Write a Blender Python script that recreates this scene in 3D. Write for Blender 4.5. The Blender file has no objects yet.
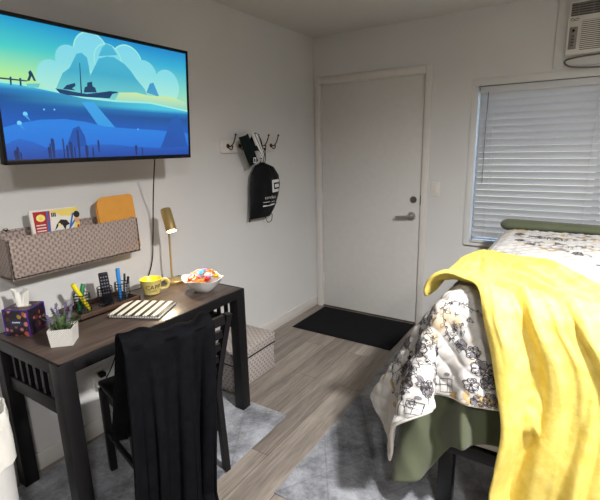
LAMP_W, MAIN_W, FILL_W, SKY, EXPO = 10, 440, 60, .8, 0.1
LIGHT, FILL_POS = (2.7, -2.5), (3.1, -4.2)  # second position belongs to the added fill light, out of view
import bpy, bmesh, math, random, zlib, base64
import numpy as np
from mathutils import Vector, Matrix, Euler
R = math.radians
sin, cos, PI = math.sin, math.cos, math.pi
rnd = random.Random(5)
scene = bpy.context.scene
COL = scene.collection

# ------------------------------------------------------------------ helpers
def lin(c):
    return tuple(((x/255)/12.92 if x/255 <= .04045 else ((x/255+.055)/1.055)**2.4) for x in c)
def tag(o, label=None, cat=None, group=None, kind=None):
    if label: o['label'] = label
    if cat: o['category'] = cat
    if group: o['group'] = group
    if kind: o['kind'] = kind
    return o
def thing(name, label, cat, loc=(0, 0, 0), rz=0, group=None):
    o = bpy.data.objects.new(name, None); COL.objects.link(o)
    o.empty_display_size = .05
    o.location = loc; o.rotation_euler = (0, 0, rz)
    return tag(o, label, cat, group)
class MB:
    def __init__(s): s.bm = bmesh.new(); s.mi = 0
    def _fin(s, verts):
        for f in {f for v in verts for f in v.link_faces}: f.material_index = s.mi
    def add(s, vs, fs):
        v = [s.bm.verts.new(p) for p in vs]
        for f in fs:
            try:
                k = s.bm.faces.new([v[i] for i in f]); k.material_index = s.mi
            except ValueError: pass
        return v
    def box(s, x0, x1, y0, y1, z0, z1, bev=0, seg=2, M=None):
        g = bmesh.ops.create_cube(s.bm, size=1)['verts']
        for v in g: v.co = Vector(((x0+x1)/2+v.co.x*(x1-x0), (y0+y1)/2+v.co.y*(y1-y0), (z0+z1)/2+v.co.z*(z1-z0)))
        if bev:
            es = list({e for v in g for e in v.link_edges})
            r = bmesh.ops.bevel(s.bm, geom=es, offset=bev, segments=seg, profile=.5, affect='EDGES', clamp_overlap=True)
            g = list({v for f in r['faces'] for v in f.verts} | {v for v in g if v.is_valid})
        if M is not None:
            for v in g: v.co = M @ v.co
        s._fin(g); return g
    def tube(s, pts, r, n=8, closed=False, cap=True, flat=1.0):
        pts = [Vector(p) for p in pts]; N = len(pts)
        rs = r if isinstance(r, (list, tuple)) else [r]*N
        rings = []; prev = None
        for i, p in enumerate(pts):
            if closed: t = pts[(i+1) % N]-pts[i-1]
            else: t = pts[min(i+1, N-1)]-pts[max(i-1, 0)]
            t.normalize()
            if prev is None:
                a = Vector((0, 0, 1)) if abs(t.z) < .9 else Vector((1, 0, 0))
                u = t.cross(a).normalized()
            else:
                u = (prev-t*prev.dot(t))
                u = u.normalized() if u.length > 1e-6 else t.orthogonal().normalized()
            prev = u; w = t.cross(u)
            rings.append([s.bm.verts.new(p+(u*cos(2*PI*k/n)+w*flat*sin(2*PI*k/n))*rs[i]) for k in range(n)])
        M = N if closed else N-1
        for i in range(M):
            a = rings[i]; b = rings[(i+1) % N]
            for k in range(n):
                f = s.bm.faces.new((a[k], a[(k+1) % n], b[(k+1) % n], b[k])); f.material_index = s.mi
        if cap and not closed:
            for rg, rev in ((rings[0], True), (rings[-1], False)):
                f = s.bm.faces.new(rg[::-1] if rev else rg); f.material_index = s.mi
    def lathe(s, prof, c=(0, 0, 0), n=32, M=None, close=False):
        rings = []
        for (r, z) in prof:
            ring = []
            for k in range(n):
                p = Vector((r*cos(2*PI*k/n), r*sin(2*PI*k/n), z))
                if M is not None: p = M @ p
                ring.append(s.bm.verts.new(p+Vector(c)))
            rings.append(ring)
        for a, b in zip(rings, rings[1:]):
            for k in range(n):
                f = s.bm.faces.new((a[k], a[(k+1) % n], b[(k+1) % n], b[k])); f.material_index = s.mi
        if prof[0][0] > 1e-6 and not close:
            f = s.bm.faces.new(rings[0][::-1]); f.material_index = s.mi
        if prof[-1][0] > 1e-6 and not close:
            f = s.bm.faces.new(rings[-1]); f.material_index = s.mi
    def poly(s, pts):
        v = [s.bm.verts.new(p) for p in pts]
        f = s.bm.faces.new(v); f.material_index = s.mi
    def grid(s, P, wrap=False):
        nj = len(P); ni = len(P[0])
        V = [[s.bm.verts.new(P[j][i]) for i in range(ni)] for j in range(nj)]
        for j in range(nj-1):
            for i in range(ni-1 if not wrap else ni):
                f = s.bm.faces.new((V[j][i], V[j][(i+1) % ni], V[j+1][(i+1) % ni], V[j+1][i])); f.material_index = s.mi
    def prism(s, pts, d):
        """closed outline extruded by vector d"""
        d = Vector(d); n = len(pts)
        a = [s.bm.verts.new(Vector(p)) for p in pts]; b = [s.bm.verts.new(Vector(p)+d) for p in pts]
        for f in [a[::-1], b]+[(a[i], a[(i+1) % n], b[(i+1) % n], b[i]) for i in range(n)]:
            k = s.bm.faces.new(f); k.material_index = s.mi
    def build(s, name, mats, parent=None, smooth=True, kind=None, angle=40, world=False):
        bm = s.bm
        bmesh.ops.recalc_face_normals(bm, faces=bm.faces[:])
        if world and parent is not None:
            inv = (Matrix.Translation(parent.location) @ Euler(parent.rotation_euler).to_matrix().to_4x4()).inverted()
            for v in bm.verts: v.co = inv @ v.co
        me = bpy.data.meshes.new(name); bm.to_mesh(me); bm.free()
        for m in (mats if isinstance(mats, (list, tuple)) else [mats]): me.materials.append(m)
        if smooth:
            me.polygons.foreach_set('use_smooth', [True]*len(me.polygons))
            me.set_sharp_from_angle(angle=R(angle))
        o = bpy.data.objects.new(name, me); COL.objects.link(o)
        if parent is not None: o.parent = parent
        if kind: o['kind'] = kind
        return o
def bez(ps, n=12):
    """Catmull-Rom through points"""
    ps = [Vector(p) for p in ps]; out = []
    q = [ps[0]*2-ps[1]]+ps+[ps[-1]*2-ps[-2]]
    for i in range(1, len(q)-2):
        for k in range(n):
            t = k/n
            out.append(.5*((2*q[i])+(-q[i-1]+q[i+1])*t+(2*q[i-1]-5*q[i]+4*q[i+1]-q[i+2])*t*t+(-q[i-1]+3*q[i]-3*q[i+1]+q[i+2])*t**3))
    out.append(ps[-1]); return out
def text_mesh(txt, size=1.0):
    cu = bpy.data.curves.new('t', 'FONT'); cu.body = txt; cu.size = size; cu.resolution_u = 3
    o = bpy.data.objects.new('t', cu); COL.objects.link(o)
    dg = bpy.context.evaluated_depsgraph_get()
    me = bpy.data.meshes.new_from_object(o.evaluated_get(dg))
    vs = [tuple(v.co) for v in me.vertices]; fs = [tuple(p.vertices) for p in me.polygons]
    bpy.data.objects.remove(o); bpy.data.curves.remove(cu); bpy.data.meshes.remove(me)
    return vs, fs

# ------------------------------------------------------------------ materials
class NT:
    def __init__(s, name):
        s.m = bpy.data.materials.new(name); s.m.use_nodes = True
        s.t = s.m.node_tree; s.b = s.t.nodes['Principled BSDF']; s.out = s.t.nodes['Material Output']
    def n(s, typ, **kw):
        k = s.t.nodes.new(typ)
        for a, v in kw.items():
            if a.startswith('i_'): k.inputs[a[2:].replace('_', ' ')].default_value = v
            else: setattr(k, a, v)
        return k
    def l(s, a, b): s.t.links.new(a, b)
    def coord(s, which='Object', scale=(1, 1, 1), rot=(0, 0, 0)):
        c = s.n('ShaderNodeTexCoord'); mp = s.n('ShaderNodeMapping')
        mp.inputs['Scale'].default_value = scale; mp.inputs['Rotation'].default_value = rot
        s.l(c.outputs[which], mp.inputs['Vector']); return mp.outputs['Vector']
    def noise(s, vec, scale, detail=3, rough=.5):
        k = s.n('ShaderNodeTexNoise'); k.inputs['Scale'].default_value = scale; k.inputs['Detail'].default_value = detail; k.inputs['Roughness'].default_value = rough
        s.l(vec, k.inputs['Vector']); return k.outputs['Fac']
    def ramp(s, fac, stops, interp='LINEAR'):
        k = s.n('ShaderNodeValToRGB'); k.color_ramp.interpolation = interp
        e = k.color_ramp.elements
        while len(e) < len(stops): e.new(.5)
        for i, (p, c) in enumerate(stops):
            e[i].position = p; e[i].color = (*c, 1) if len(c) == 3 else c
        s.l(fac, k.inputs['Fac']); return k.outputs['Color']
    def mix(s, fac, a, b, mode='MIX'):
        k = s.n('ShaderNodeMix'); k.data_type = 'RGBA'; k.blend_type = mode
        for inp, v in ((k.inputs[0], fac), (k.inputs[6], a), (k.inputs[7], b)):
            if isinstance(v, (int, float)): inp.default_value = v
            elif isinstance(v, tuple): inp.default_value = (*v, 1) if len(v) == 3 else v
            else: s.l(v, inp)
        return k.outputs[2]
    def math(s, op, a, b=0.0, c=None):
        k = s.n('ShaderNodeMath'); k.operation = op
        for i, v in enumerate((a, b) if c is None else (a, b, c)):
            if isinstance(v, (int, float)): k.inputs[i].default_value = v
            else: s.l(v, k.inputs[i])
        return k.outputs[0]
    def bump(s, h, strength=.3, dist=.01):
        k = s.n('ShaderNodeBump'); k.inputs['Strength'].default_value = strength; k.inputs['Distance'].default_value = dist
        s.l(h, k.inputs['Height']); s.l(k.outputs['Normal'], s.b.inputs['Normal'])
    def color(s, c):
        if isinstance(c, tuple): s.b.inputs['Base Color'].default_value = (*c, 1)
        else: s.l(c, s.b.inputs['Base Color'])
def pm(name, rgb, rough=.5, metal=0, var=.06, vs=20, bump=0, bs=200, sheen=0, coat=0, spec=.5, emit=None, es=1):
    """plain procedural material: base colour with slight noise variation"""
    k = NT(name); c = lin(rgb); v = k.coord()
    if var:
        f = k.noise(v, vs)
        k.color(k.ramp(f, [(.3, tuple(x*(1-var) for x in c)), (.7, tuple(min(1, x*(1+var)) for x in c))]))
    else: k.color(c)
    b = k.b.inputs
    b['Roughness'].default_value = rough; b['Metallic'].default_value = metal
    b['Specular IOR Level'].default_value = spec
    if sheen:
        b['Sheen Weight'].default_value = sheen; b['Sheen Roughness'].default_value = .4; b['Sheen Tint'].default_value = (*c, 1)
    if coat: b['Coat Weight'].default_value = coat
    if bump: k.bump(k.noise(v, bs, 4), bump, .005)
    if emit: b['Emission Color'].default_value = (*lin(emit), 1); b['Emission Strength'].default_value = es
    return k.m
M = {}
def mk(key, *a, **kw): M[key] = pm(key, *a, **kw); return M[key]
k = NT('wall paint'); v = k.coord(); k.color(k.ramp(k.noise(v, 1.5, 4), [(.3, lin((204, 203, 202))), (.7, lin((210, 209, 208)))]))
k.b.inputs['Roughness'].default_value = .75; k.bump(k.noise(v, 90, 5), .12, .004); M['wall'] = k.m
k = NT('ceiling paint'); v = k.coord(); k.color(lin((200, 198, 194)))
k.b.inputs['Roughness'].default_value = .9; k.bump(k.noise(v, 60, 5), .25, .006); M['ceiling'] = k.m
mk('trim', (212, 208, 204), .35, var=.02); mk('door', (207, 205, 202), .38, var=.02, bump=.05, bs=8)
mk('blind', (196, 197, 200), .4, var=.01); mk('white_plastic', (214, 211, 204), .4, var=.02)
mk('chrome', (178, 174, 168), .34, .85, var=0); mk('dark_chrome', (120, 116, 110), .3, .9, var=0)
mk('black_wood', (17, 16, 18), .45, var=.15, vs=30, spec=.3); mk('black_plastic', (13, 13, 15), .4, var=.1, spec=.2)
mk('black_metal', (16, 16, 17), .35, .4, var=.1)
mk('brass', (204, 178, 118), .33, .75, var=.03); mk('bronze', (70, 48, 32), .35, .8, var=.1)
mk('nickel', (120, 112, 104), .3, 1, var=.02)
mk('ceramic', (222, 222, 222), .18, var=.01, coat=.3)
mk('mug_out', (206, 190, 116), .3, var=.03, coat=.3); mk('mug_in', (240, 220, 60), .3, var=.03)
mk('ink', (24, 24, 26), .5, var=.1); mk('white_print', (226, 226, 228), .5, var=.02)
mk('orange_folder', (214, 150, 62), .6, var=.04); mk('paper', (236, 234, 228), .7, var=.02)
mk('bag_black', (14, 15, 19), .55, var=.1, spec=.15); mk('dark_green', (12, 24, 24), .7, var=.1, spec=.15)
mk('foil_red', (226, 62, 46), .3, var=.15, vs=60); mk('foil_orange', (246, 130, 60), .3, var=.15, vs=60)
mk('foil_yellow', (250, 214, 50), .3, var=.12, vs=60); mk('foil_blue', (30, 90, 205), .28, var=.2, vs=60)
mk('foil_cyan', (110, 195, 235), .3, var=.15, vs=60); mk('foil_pink', (246, 150, 160), .3, var=.15, vs=60); mk('foil_white', (214, 206, 212), .3, var=.05)
mk('marker_yellow', (238, 222, 40), .35, var=.03); mk('marker_green', (30, 120, 66), .35, var=.03); mk('marker_blue', (50, 140, 220), .35, var=.03)
mk('marker_black', (24, 24, 34), .35, var=.1); mk('marker_gray', (130, 130, 140), .35, var=.1)
mk('soil', (40, 32, 26), .9, var=.3, vs=200); mk('leaf', (88, 112, 66), .6, var=.25, vs=60); mk('lavender', (112, 104, 130), .8, var=.25, vs=150)
mk('liner', (226, 224, 218), .35, var=.03, bump=.2, bs=30); mk('bin', (205, 204, 202), .45, var=.02)
mk('mattress', (216, 214, 208), .8, var=.02)
k = NT('green cotton sheet'); v = k.coord(); k.color(k.ramp(k.noise(v, 6, 3), [(.3, lin((74, 80, 58))), (.7, lin((84, 90, 68)))]))
k.b.inputs['Roughness'].default_value = .85; k.b.inputs['Sheen Weight'].default_value = .15; k.bump(k.noise(v, 500, 2), .15, .002); M['green'] = k.m
# fleece
def fleece(name, c0, c1, sc=14, sheen=.5):
    k = NT(name); v = k.coord(); f = k.noise(v, sc, 5, .65)
    k.color(k.ramp(f, [(.32, lin(c0)), (.68, lin(c1))]))
    k.b.inputs['Roughness'].default_value = .8; k.b.inputs['Sheen Weight'].default_value = sheen; k.b.inputs['Sheen Roughness'].default_value = .35
    k.b.inputs['Sheen Tint'].default_value = (*lin(c1), 1)
    k.bump(k.math('ADD', f, k.math('MULTIPLY', k.noise(v, 260, 3), .25)), .6, .006); return k.m
M['yellow'] = fleece('yellow plush fleece', (220, 194, 84), (236, 216, 120), 22, .3)
M['black_plush'] = fleece('black plush fleece', (6, 6, 9), (14, 15, 20), 22, 0); M['black_plush'].node_tree.nodes['Principled BSDF'].inputs['Specular IOR Level'].default_value = .08
# floor planks (run along y)
k = NT('grey brown plank floor'); v = k.coord(rot=(0, 0, R(90)))
br = k.n('ShaderNodeTexBrick'); br.offset = .37; br.inputs['Scale'].default_value = 1
br.inputs['Brick Width'].default_value = 1.22; br.inputs['Row Height'].default_value = .18; br.inputs['Mortar Size'].default_value = .0016
br.inputs['Color1'].default_value = (.2, .2, .2, 1); br.inputs['Color2'].default_value = (.8, .8, .8, 1); br.inputs['Mortar'].default_value = (.0, .0, .0, 1); br.inputs['Bias'].default_value = 0
k.l(v, br.inputs['Vector'])
v2 = k.coord(scale=(1, .07, 1)); g1 = k.noise(v2, 22, 6, .6); g2 = k.noise(v2, 90, 4, .6)
add = k.n('ShaderNodeVectorMath'); add.operation = 'ADD'; k.l(v2, add.inputs[0]); k.l(br.outputs['Color'], add.inputs[1])
g3 = k.noise(add.outputs[0], 14, 5, .65)
gr = k.math('ADD', k.math('MULTIPLY', g3, .6), k.math('MULTIPLY', g2, .4))
base = k.ramp(gr, [(.34, lin((96, 88, 83))), (.5, lin((128, 119, 111))), (.64, lin((152, 143, 134)))])
tone = k.mix(.32, base, br.outputs['Color'], 'SOFT_LIGHT')
col = k.mix(k.math('MULTIPLY', br.outputs['Fac'], .75), tone, lin((52, 46, 42)))
k.color(col); k.b.inputs['Roughness'].default_value = .42; k.bump(k.math('SUBTRACT', gr, br.outputs['Fac']), .12, .002); M['floor'] = k.m
# desk wood (grain along y)
k = NT('dark walnut desktop'); v = k.coord(scale=(1, .06, 1)); f = k.noise(v, 45, 6, .6)
k.color(k.ramp(f, [(.3, lin((58, 48, 44))), (.7, lin((96, 82, 74)))])); k.b.inputs['Roughness'].default_value = .33; k.bump(f, .08, .002); M['desk_wood'] = k.m
# wicker
def wicker(name, c0, c1, sx, sz, vert=False):
    """woven strands with staggered dark notches"""
    k = NT(name); v = k.coord('UV'); sp = k.n('ShaderNodeSeparateXYZ'); k.l(v, sp.inputs[0])
    X, Z = (sp.outputs[1], sp.outputs[0]) if vert else (sp.outputs[0], sp.outputs[1])
    zr = k.math('DIVIDE', Z, sz); row = k.math('FLOOR', zr); fz = k.math('FRACT', zr)
    u = k.math('FRACT', k.math('ADD', k.math('DIVIDE', X, sx), k.math('MULTIPLY', row, .5)))
    du = k.math('ABSOLUTE', k.math('SUBTRACT', u, .5)); dz = k.math('ABSOLUTE', k.math('SUBTRACT', fz, .5))
    notch = k.math('MULTIPLY', k.math('SUBTRACT', 1.0, k.math('MINIMUM', k.math('MULTIPLY', du, 5.0), 1.0)), k.math('SUBTRACT', 1.0, k.math('MULTIPLY', dz, 1.4)))
    groove = k.math('MULTIPLY', k.math('POWER', k.math('MULTIPLY', dz, 2.0), 5.0), .35)
    dark = k.math('MINIMUM', k.math('ADD', notch, groove), 1.0)
    n_ = k.noise(v, 70, 3)
    c = k.mix(k.math('MULTIPLY', dark, .9), k.mix(n_, tuple(x*.85 for x in lin(c1)), tuple(x*1.12 for x in lin(c1))), lin(c0))
    k.color(c); k.b.inputs['Roughness'].default_value = .6
    k.bump(k.math('SUBTRACT', 1.0, dark), .8, .006); return k.m
M['wicker'] = wicker('taupe wicker weave', (92, 76, 70), (166, 150, 142), .027, .0135)
M['trunk'] = wicker('grey paper rope weave', (84, 78, 75), (172, 164, 160), .044, .017, True)
# rugs
def rugmat(name, lo, hi, cell):
    k = NT(name); v = k.coord(); f = k.noise(v, 5.5, 5, .62); f2 = k.noise(v, 45, 5, .7)
    mixf = k.math('ADD', k.math('MULTIPLY', f, .72), k.math('MULTIPLY', f2, .28))
    c = k.ramp(mixf, [(.38, lin(lo)), (.62, lin(hi))])
    # carved lines
    lines = None
    for a in (R(32), R(-32)):
        vv = k.coord(rot=(0, 0, a)); sp = k.n('ShaderNodeSeparateXYZ'); k.l(vv, sp.inputs[0])
        m_ = k.math('PINGPONG', sp.outputs[0], cell/2)
        ln = k.math('LESS_THAN', m_, .004); lines = ln if lines is None else k.math('MAXIMUM', lines, ln)
    c = k.mix(k.math('MULTIPLY', lines, .28), c, lin((60, 60, 66)))
    k.color(c); k.b.inputs['Roughness'].default_value = .9; k.b.inputs['Sheen Weight'].default_value = .35
    k.bump(k.math('SUBTRACT', k.math('ADD', f2, k.math('MULTIPLY', k.noise(v, 300, 3), .5)), k.math('MULTIPLY', lines, .8)), .8, .008); return k.m
M['rug'] = rugmat('silver grey faux fur', (76, 78, 86), (156, 159, 167), .23)
k = NT('black ribbed doormat'); v = k.coord(); w = k.n('ShaderNodeTexWave'); w.inputs['Scale'].default_value = 28; k.l(v, w.inputs['Vector'])
k.color(k.ramp(k.noise(v, 300, 3), [(.3, lin((12, 12, 14))), (.7, lin((24, 24, 27)))])); k.b.inputs['Roughness'].default_value = .9; k.b.inputs['Specular IOR Level'].default_value = .12; k.bump(w.outputs['Fac'], .4, .003); M['mat'] = k.m
# glass
k = NT('window glass'); k.color((.95, .97, 1)); k.b.inputs['Transmission Weight'].default_value = 1; k.b.inputs['Roughness'].default_value = .02; k.b.inputs['IOR'].default_value = 1.1; M['glass'] = k.m
k = NT('warm glowing bulb'); k.b.inputs['Emission Color'].default_value = (1, .83, .6, 1); k.b.inputs['Emission Strength'].default_value = 40; k.color((.9, .85, .7)); M['bulb'] = k.m
k = NT('lit ceiling lens'); k.b.inputs['Emission Color'].default_value = (1, .95, .88, 1); k.b.inputs['Emission Strength'].default_value = 8; M['lens'] = k.m

def uv_box(o, sc=1.0):
    """box-projected UVs in metres for the weave materials"""
    me = o.data; uv = me.uv_layers.new(name='UVMap')
    for p in me.polygons:
        n = p.normal; ax = max(range(3), key=lambda i: abs(n[i]))
        for li in p.loop_indices:
            c = me.vertices[me.loops[li].vertex_index].co
            uv.data[li].uv = {0: (c.y, c.z), 1: (c.x, c.z), 2: (c.y, c.x)}[ax]

# ------------------------------------------------------------------ room shell
XR, YF, H = 5.8, -8.0, 2.42
def struct(name, mb, m, parent=None, **kw):
    o = mb.build(name, m, parent, **kw)
    if parent is None: o['kind'] = 'structure'
    return o
b = MB(); b.box(-.1, XR+.1, YF-.1, .12, -.1, 0); struct('floor', b, M['floor'])
b = MB(); b.box(-.1, XR+.1, YF-.1, .12, H, H+.1); struct('ceiling', b, M['ceiling'])
b = MB(); b.box(-.1, 0, YF-.1, .12, 0, H); struct('wall_left', b, M['wall'])
b = MB(); b.box(XR, XR+.1, YF-.1, .12, 0, H); struct('wall_right', b, M['wall'])
b = MB(); b.box(0, XR, YF-.1, YF, 0, H); struct('wall_front', b, M['wall'])
WX0, WX1, WZ0, WZ1 = 1.385, 2.95, .762, 1.905
DX0, DX1, DZ = .080, .990, 2.03
b = MB(); b.box(0, DX0-.012, 0, .12, 0, H); b.box(DX0-.012, DX1+.012, 0, .12, DZ+.012, H); b.box(DX1+.012, WX0, 0, .12, 0, H)
b.box(WX0, WX1, 0, .12, 0, WZ0); b.box(WX0, WX1, 0, .12, WZ1, H); b.box(WX1, XR, 0, .12, 0, H)
struct('wall_back', b, M['wall'])
b = MB(); b.box(0, .012, YF, 0, 0, .092, .003); struct('baseboard_left', b, M['trim'])
b = MB(); b.box(DX1+.055, XR, -.012, 0, 0, .092, .003); struct('baseboard_back', b, M['trim'])
# door
b = MB(); b.box(DX0, DX1, .008, .05, .012, DZ, .002); dr = struct('door_1', b, M['door'])
b = MB(); b.box(DX0-.01, DX1+.01, .0, .075, 0, .011, .003); o = b.build('threshold', M['nickel'], dr)
for z in (.28, 1.05, 1.85):
    b = MB(); b.tube([(DX0-.003, .004, z-.05), (DX0-.003, .004, z+.05)], .006, 10)
    b.box(DX0-.012, DX0+.01, .004, .008, z-.05, z+.05); b.build('hinge', M['trim'], dr)
LX, LZ = .921, .935
b = MB(); rot = Matrix.Rotation(R(90), 4, 'X')
b.lathe([(.0, 0), (.034, 0), (.036, .004), (.033, .012), (.016, .016), (.013, .05), (.0, .05)], (LX, .008, LZ), 28, rot)
hd = b.build('handle_rose', M['chrome'], dr)
b = MB()
b.tube(bez([(LX, -.040, LZ), (LX-.03, -.046, LZ-.001), (LX-.075, -.046, LZ-.004), (LX-.118, -.04, LZ-.008)], 6), [.015]*6+[.0145]*6+[.0135]*6+[.012], 14, flat=.7)
b.build('door_handle', M['chrome'], dr)
b = MB(); b.lathe([(0, 0), (.027, 0), (.028, .006), (.022, .014), (.012, .016), (.012, .019), (0, .019)], (LX+.012, .008, 1.072), 28, rot)
b.box(LX+.0105, LX+.0135, -.012, -.008, 1.066, 1.08); b.build('deadbolt', M['dark_chrome'], dr)
b = MB(); b.box(DX1+.0, DX1+.006, -.002, .01, 1.03, 1.11, .001); b.build('strike_plate', M['bronze'], dr)
b = MB(); t = .048
for (x0, x1, z0, z1) in ((DX0-.012-t, DX0-.008, 0, DZ+.012+t), (DX1+.008, DX1+.012+t, 0, DZ+.012+t), (DX0-.012, DX1+.012, DZ+.008, DZ+.012+t)):
    b.box(x0, x1, -.013, .001, z0, z1, .004)
b.box(DX0-.012, DX0-.003, .0, .1, 0, DZ+.008); b.box(DX1+.003, DX1+.012, 0, .1, 0, DZ+.008); b.box(DX0-.012, DX1+.012, 0, .1, DZ+.003, DZ+.012)
struct('trim_1', b, M['trim'])
# window
b = MB()
for (x0, x1, z0, z1) in ((WX0, WX0+.010, WZ0, WZ1), (WX1-.010, WX1, WZ0, WZ1), (WX0, WX1, WZ0, WZ0+.03), (WX0, WX1, WZ1-.03, WZ1), ((WX0+WX1)/2-.02, (WX0+WX1)/2+.02, WZ0, WZ1)):
    b.box(x0, x1, .075, .11, z0, z1, .003)
wn = struct('window_1', b, M['trim'])
b = MB(); b.box(WX0+.01, WX1-.01, .09, .095, WZ0+.03, WZ1-.03); b.build('glass', M['glass'], wn)
b = MB(); b.box(WX0-.03, WX1+.03, -.026, .075, WZ0-.018, WZ0+.002, .004); b.build('window_sill', M['trim'], wn)
b = MB()
for (x0, x1, z0, z1) in ((WX0-.045, WX0, WZ0-.018, WZ1), (WX1, WX1+.045, WZ0-.018, WZ1), (WX0-.045, WX1+.045, WZ1, WZ1+.05)):
    b.box(x0, x1, -.006, .001, z0, z1, .001)
b.build('window_casing', M['wall'], wn)
# blinds
bl = thing('window_blinds', 'closed white slatted blinds hanging in the window behind the bed', 'blinds', ((WX0+WX1)/2, .03, WZ1-.02))
BX0, BX1 = WX0+.018, WX1-.018
b = MB(); b.box(BX0, BX1, -.012, .045, WZ1-.052, WZ1-.006, .003); b.build('headrail', M['blind'], bl, world=True)
zb = WZ1-.075; ns = 0
while zb > WZ0+.045:
    b = MB(); pts = []
    a = R(-64)
    P = []
    for kx in (BX0, BX1):
        row = []
        for q in range(9):
            s_ = (q/8-.5)*.0490; cv = .0035*(1-(2*q/8-1)**2)
            # slat section tilted nearly shut, room edge low
            yy = .018+cos(a)*s_-sin(a)*cv; zz = zb+sin(a)*s_+cos(a)*(-cv)
            row.append((kx, yy, zz))
        for q in range(8, -1, -1):
            s_ = (q/8-.5)*.0490; cv = .0035*(1-(2*q/8-1)**2)+.0028
            row.append((kx, .018+cos(a)*s_-sin(a)*cv, zb+sin(a)*s_-cos(a)*cv))
        P.append(row)
    b.grid(P, wrap=True)
    b.build('slat', M['blind'], bl, world=True); zb -= .0455; ns += 1
b = MB(); b.box(BX0, BX1, -.004, .04, WZ0+.006, WZ0+.026, .004); b.build('bottom_rail', M['blind'], bl, world=True)
for x in (1.50, 1.78+.33, 2.72):
    for y in (-.012, .046):
        b = MB(); b.tube([(x, y, WZ1-.05), (x, y, WZ0+.02)], .0013, 6); b.build('ladder_cord', M['blind'], bl, world=True)
b = MB(); b.tube([(1.455, -.018, WZ1-.045), (1.453, -.024, 1.6), (1.455, -.024, 1.22)], .0035, 8); b.build('tilt_wand', M['marker_gray'], bl, world=True)
# sky outside
w = bpy.data.worlds.new('sky'); scene.world = w; w.use_nodes = True
bg = w.node_tree.nodes['Background']; st = w.node_tree.nodes.new('ShaderNodeTexSky'); st.sky_type = 'NISHITA'; st.sun_elevation = R(35); st.sun_rotation = R(200); st.sun_disc = False
w.node_tree.links.new(st.outputs['Color'], bg.inputs['Color']); bg.inputs['Strength'].default_value = SKY
# ------------------------------------------------------------------ television
ART = {'water': [(0.011, 0.548), (0.087, 0.545), (0.169, 0.53), (0.226, 0.517), (0.367, 0.487), (0.529, 0.48), (0.735, 0.49), (0.988, 0.442)], 'mount_big': [(0.367, 0.482), (0.397, 0.652), (0.454, 0.818), (0.5, 0.846), (0.537, 0.85), (0.593, 0.809), (0.63, 0.755), (0.658, 0.697), (0.707, 0.617), (0.736, 0.499)], 'mount_left': [(0.235, 0.541), (0.273, 0.666), (0.307, 0.711), (0.346, 0.826), (0.371, 0.841), (0.396, 0.809), (0.402, 0.732), (0.405, 0.547), (0.389, 0.504)], 'mount_back': [(0.455, 0.837), (0.477, 0.909), (0.5, 0.947), (0.529, 0.937), (0.557, 0.872)], 'mount_small': [(0.717, 0.588), (0.742, 0.671), (0.765, 0.684), (0.801, 0.56)], 'haze': [(0.52, 0.485), (0.552, 0.563), (0.653, 0.579), (0.738, 0.561), (0.878, 0.577), (0.99, 0.53), (0.988, 0.449), (0.735, 0.487)], 'hull': [(0.232, 0.545), (0.273, 0.542), (0.317, 0.533), (0.378, 0.526), (0.458, 0.552), (0.499, 0.567), (0.543, 0.568), (0.542, 0.559), (0.513, 0.546), (0.496, 0.507), (0.368, 0.501), (0.287, 0.503), (0.25, 0.513)], 'bow': [(0.266, 0.546), (0.285, 0.579), (0.325, 0.602), (0.327, 0.581), (0.309, 0.558), (0.324, 0.545)], 'cabin': [(0.363, 0.535), (0.371, 0.578), (0.383, 0.586), (0.385, 0.615), (0.409, 0.628), (0.411, 0.591), (0.424, 0.582), (0.429, 0.545)], 'mast': [(0.348, 0.527), (0.355, 0.76), (0.358, 0.761), (0.355, 0.528)], 'pier': [(0.013, 0.584), (0.117, 0.583), (0.116, 0.574), (0.013, 0.573)], 'post1': [(0.05, 0.594), (0.058, 0.596), (0.055, 0.54), (0.049, 0.538)], 'post2': [(0.087, 0.594), (0.095, 0.593), (0.093, 0.539), (0.086, 0.54)], 'figure': [(0.116, 0.579), (0.127, 0.619), (0.126, 0.642), (0.135, 0.658), (0.142, 0.641), (0.153, 0.585), (0.144, 0.584), (0.137, 0.616), (0.127, 0.581)], 'raft': [(0.112, 0.559), (0.168, 0.569), (0.161, 0.538), (0.116, 0.533)], 'shaft': [(0.349, 0.458), (0.409, 0.466), (0.554, 0.189), (0.63, 0.034), (0.508, 0.039), (0.425, 0.272)], 'hill1': [(0.005, 0.233), (0.068, 0.275), (0.153, 0.305), (0.26, 0.317), (0.357, 0.302), (0.462, 0.268), (0.598, 0.256), (0.749, 0.25), (0.995, 0.223), (0.995, -0.016), (-0.004, 0.01)], 'hill2': [(0.002, 0.12), (0.06, 0.162), (0.114, 0.137), (0.183, 0.078), (0.277, 0.081), (0.381, 0.116), (0.492, 0.114), (0.632, 0.091), (0.789, 0.078), (0.998, 0.09), (1.0, -0.052), (-0.005, -0.002)], 'rock': [(0.783, 0.045), (0.843, 0.243), (0.878, 0.353), (0.914, 0.402), (0.946, 0.358), (0.976, 0.195), (0.997, 0.055)], 'deep': [(-0.004, 0.04), (0.257, 0.016), (0.431, 0.036), (1.002, 0.034), (1.0, -0.052), (-0.005, -0.004)], 'rockL': [(0.232, 0.001), (0.264, 0.131), (0.295, 0.245), (0.325, 0.268), (0.35, 0.186), (0.361, 0.011)], 'rockS': [(0.001, 0.084), (0.025, 0.144), (0.06, 0.162), (0.091, 0.119), (0.121, 0.041), (0.104, 0.004), (-0.005, 0.0)]}
CLOUDS = [(0.422, 0.854, 0.079), (0.311, 0.767, 0.057), (0.226, 0.639, 0.057), (0.612, 0.808, 0.081), (0.712, 0.728, 0.07), (0.856, 0.663, 0.077), (0.504, 0.815, 0.066), (0.189, 0.616, 0.031), (0.545, 0.61, 0.055)]
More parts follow.
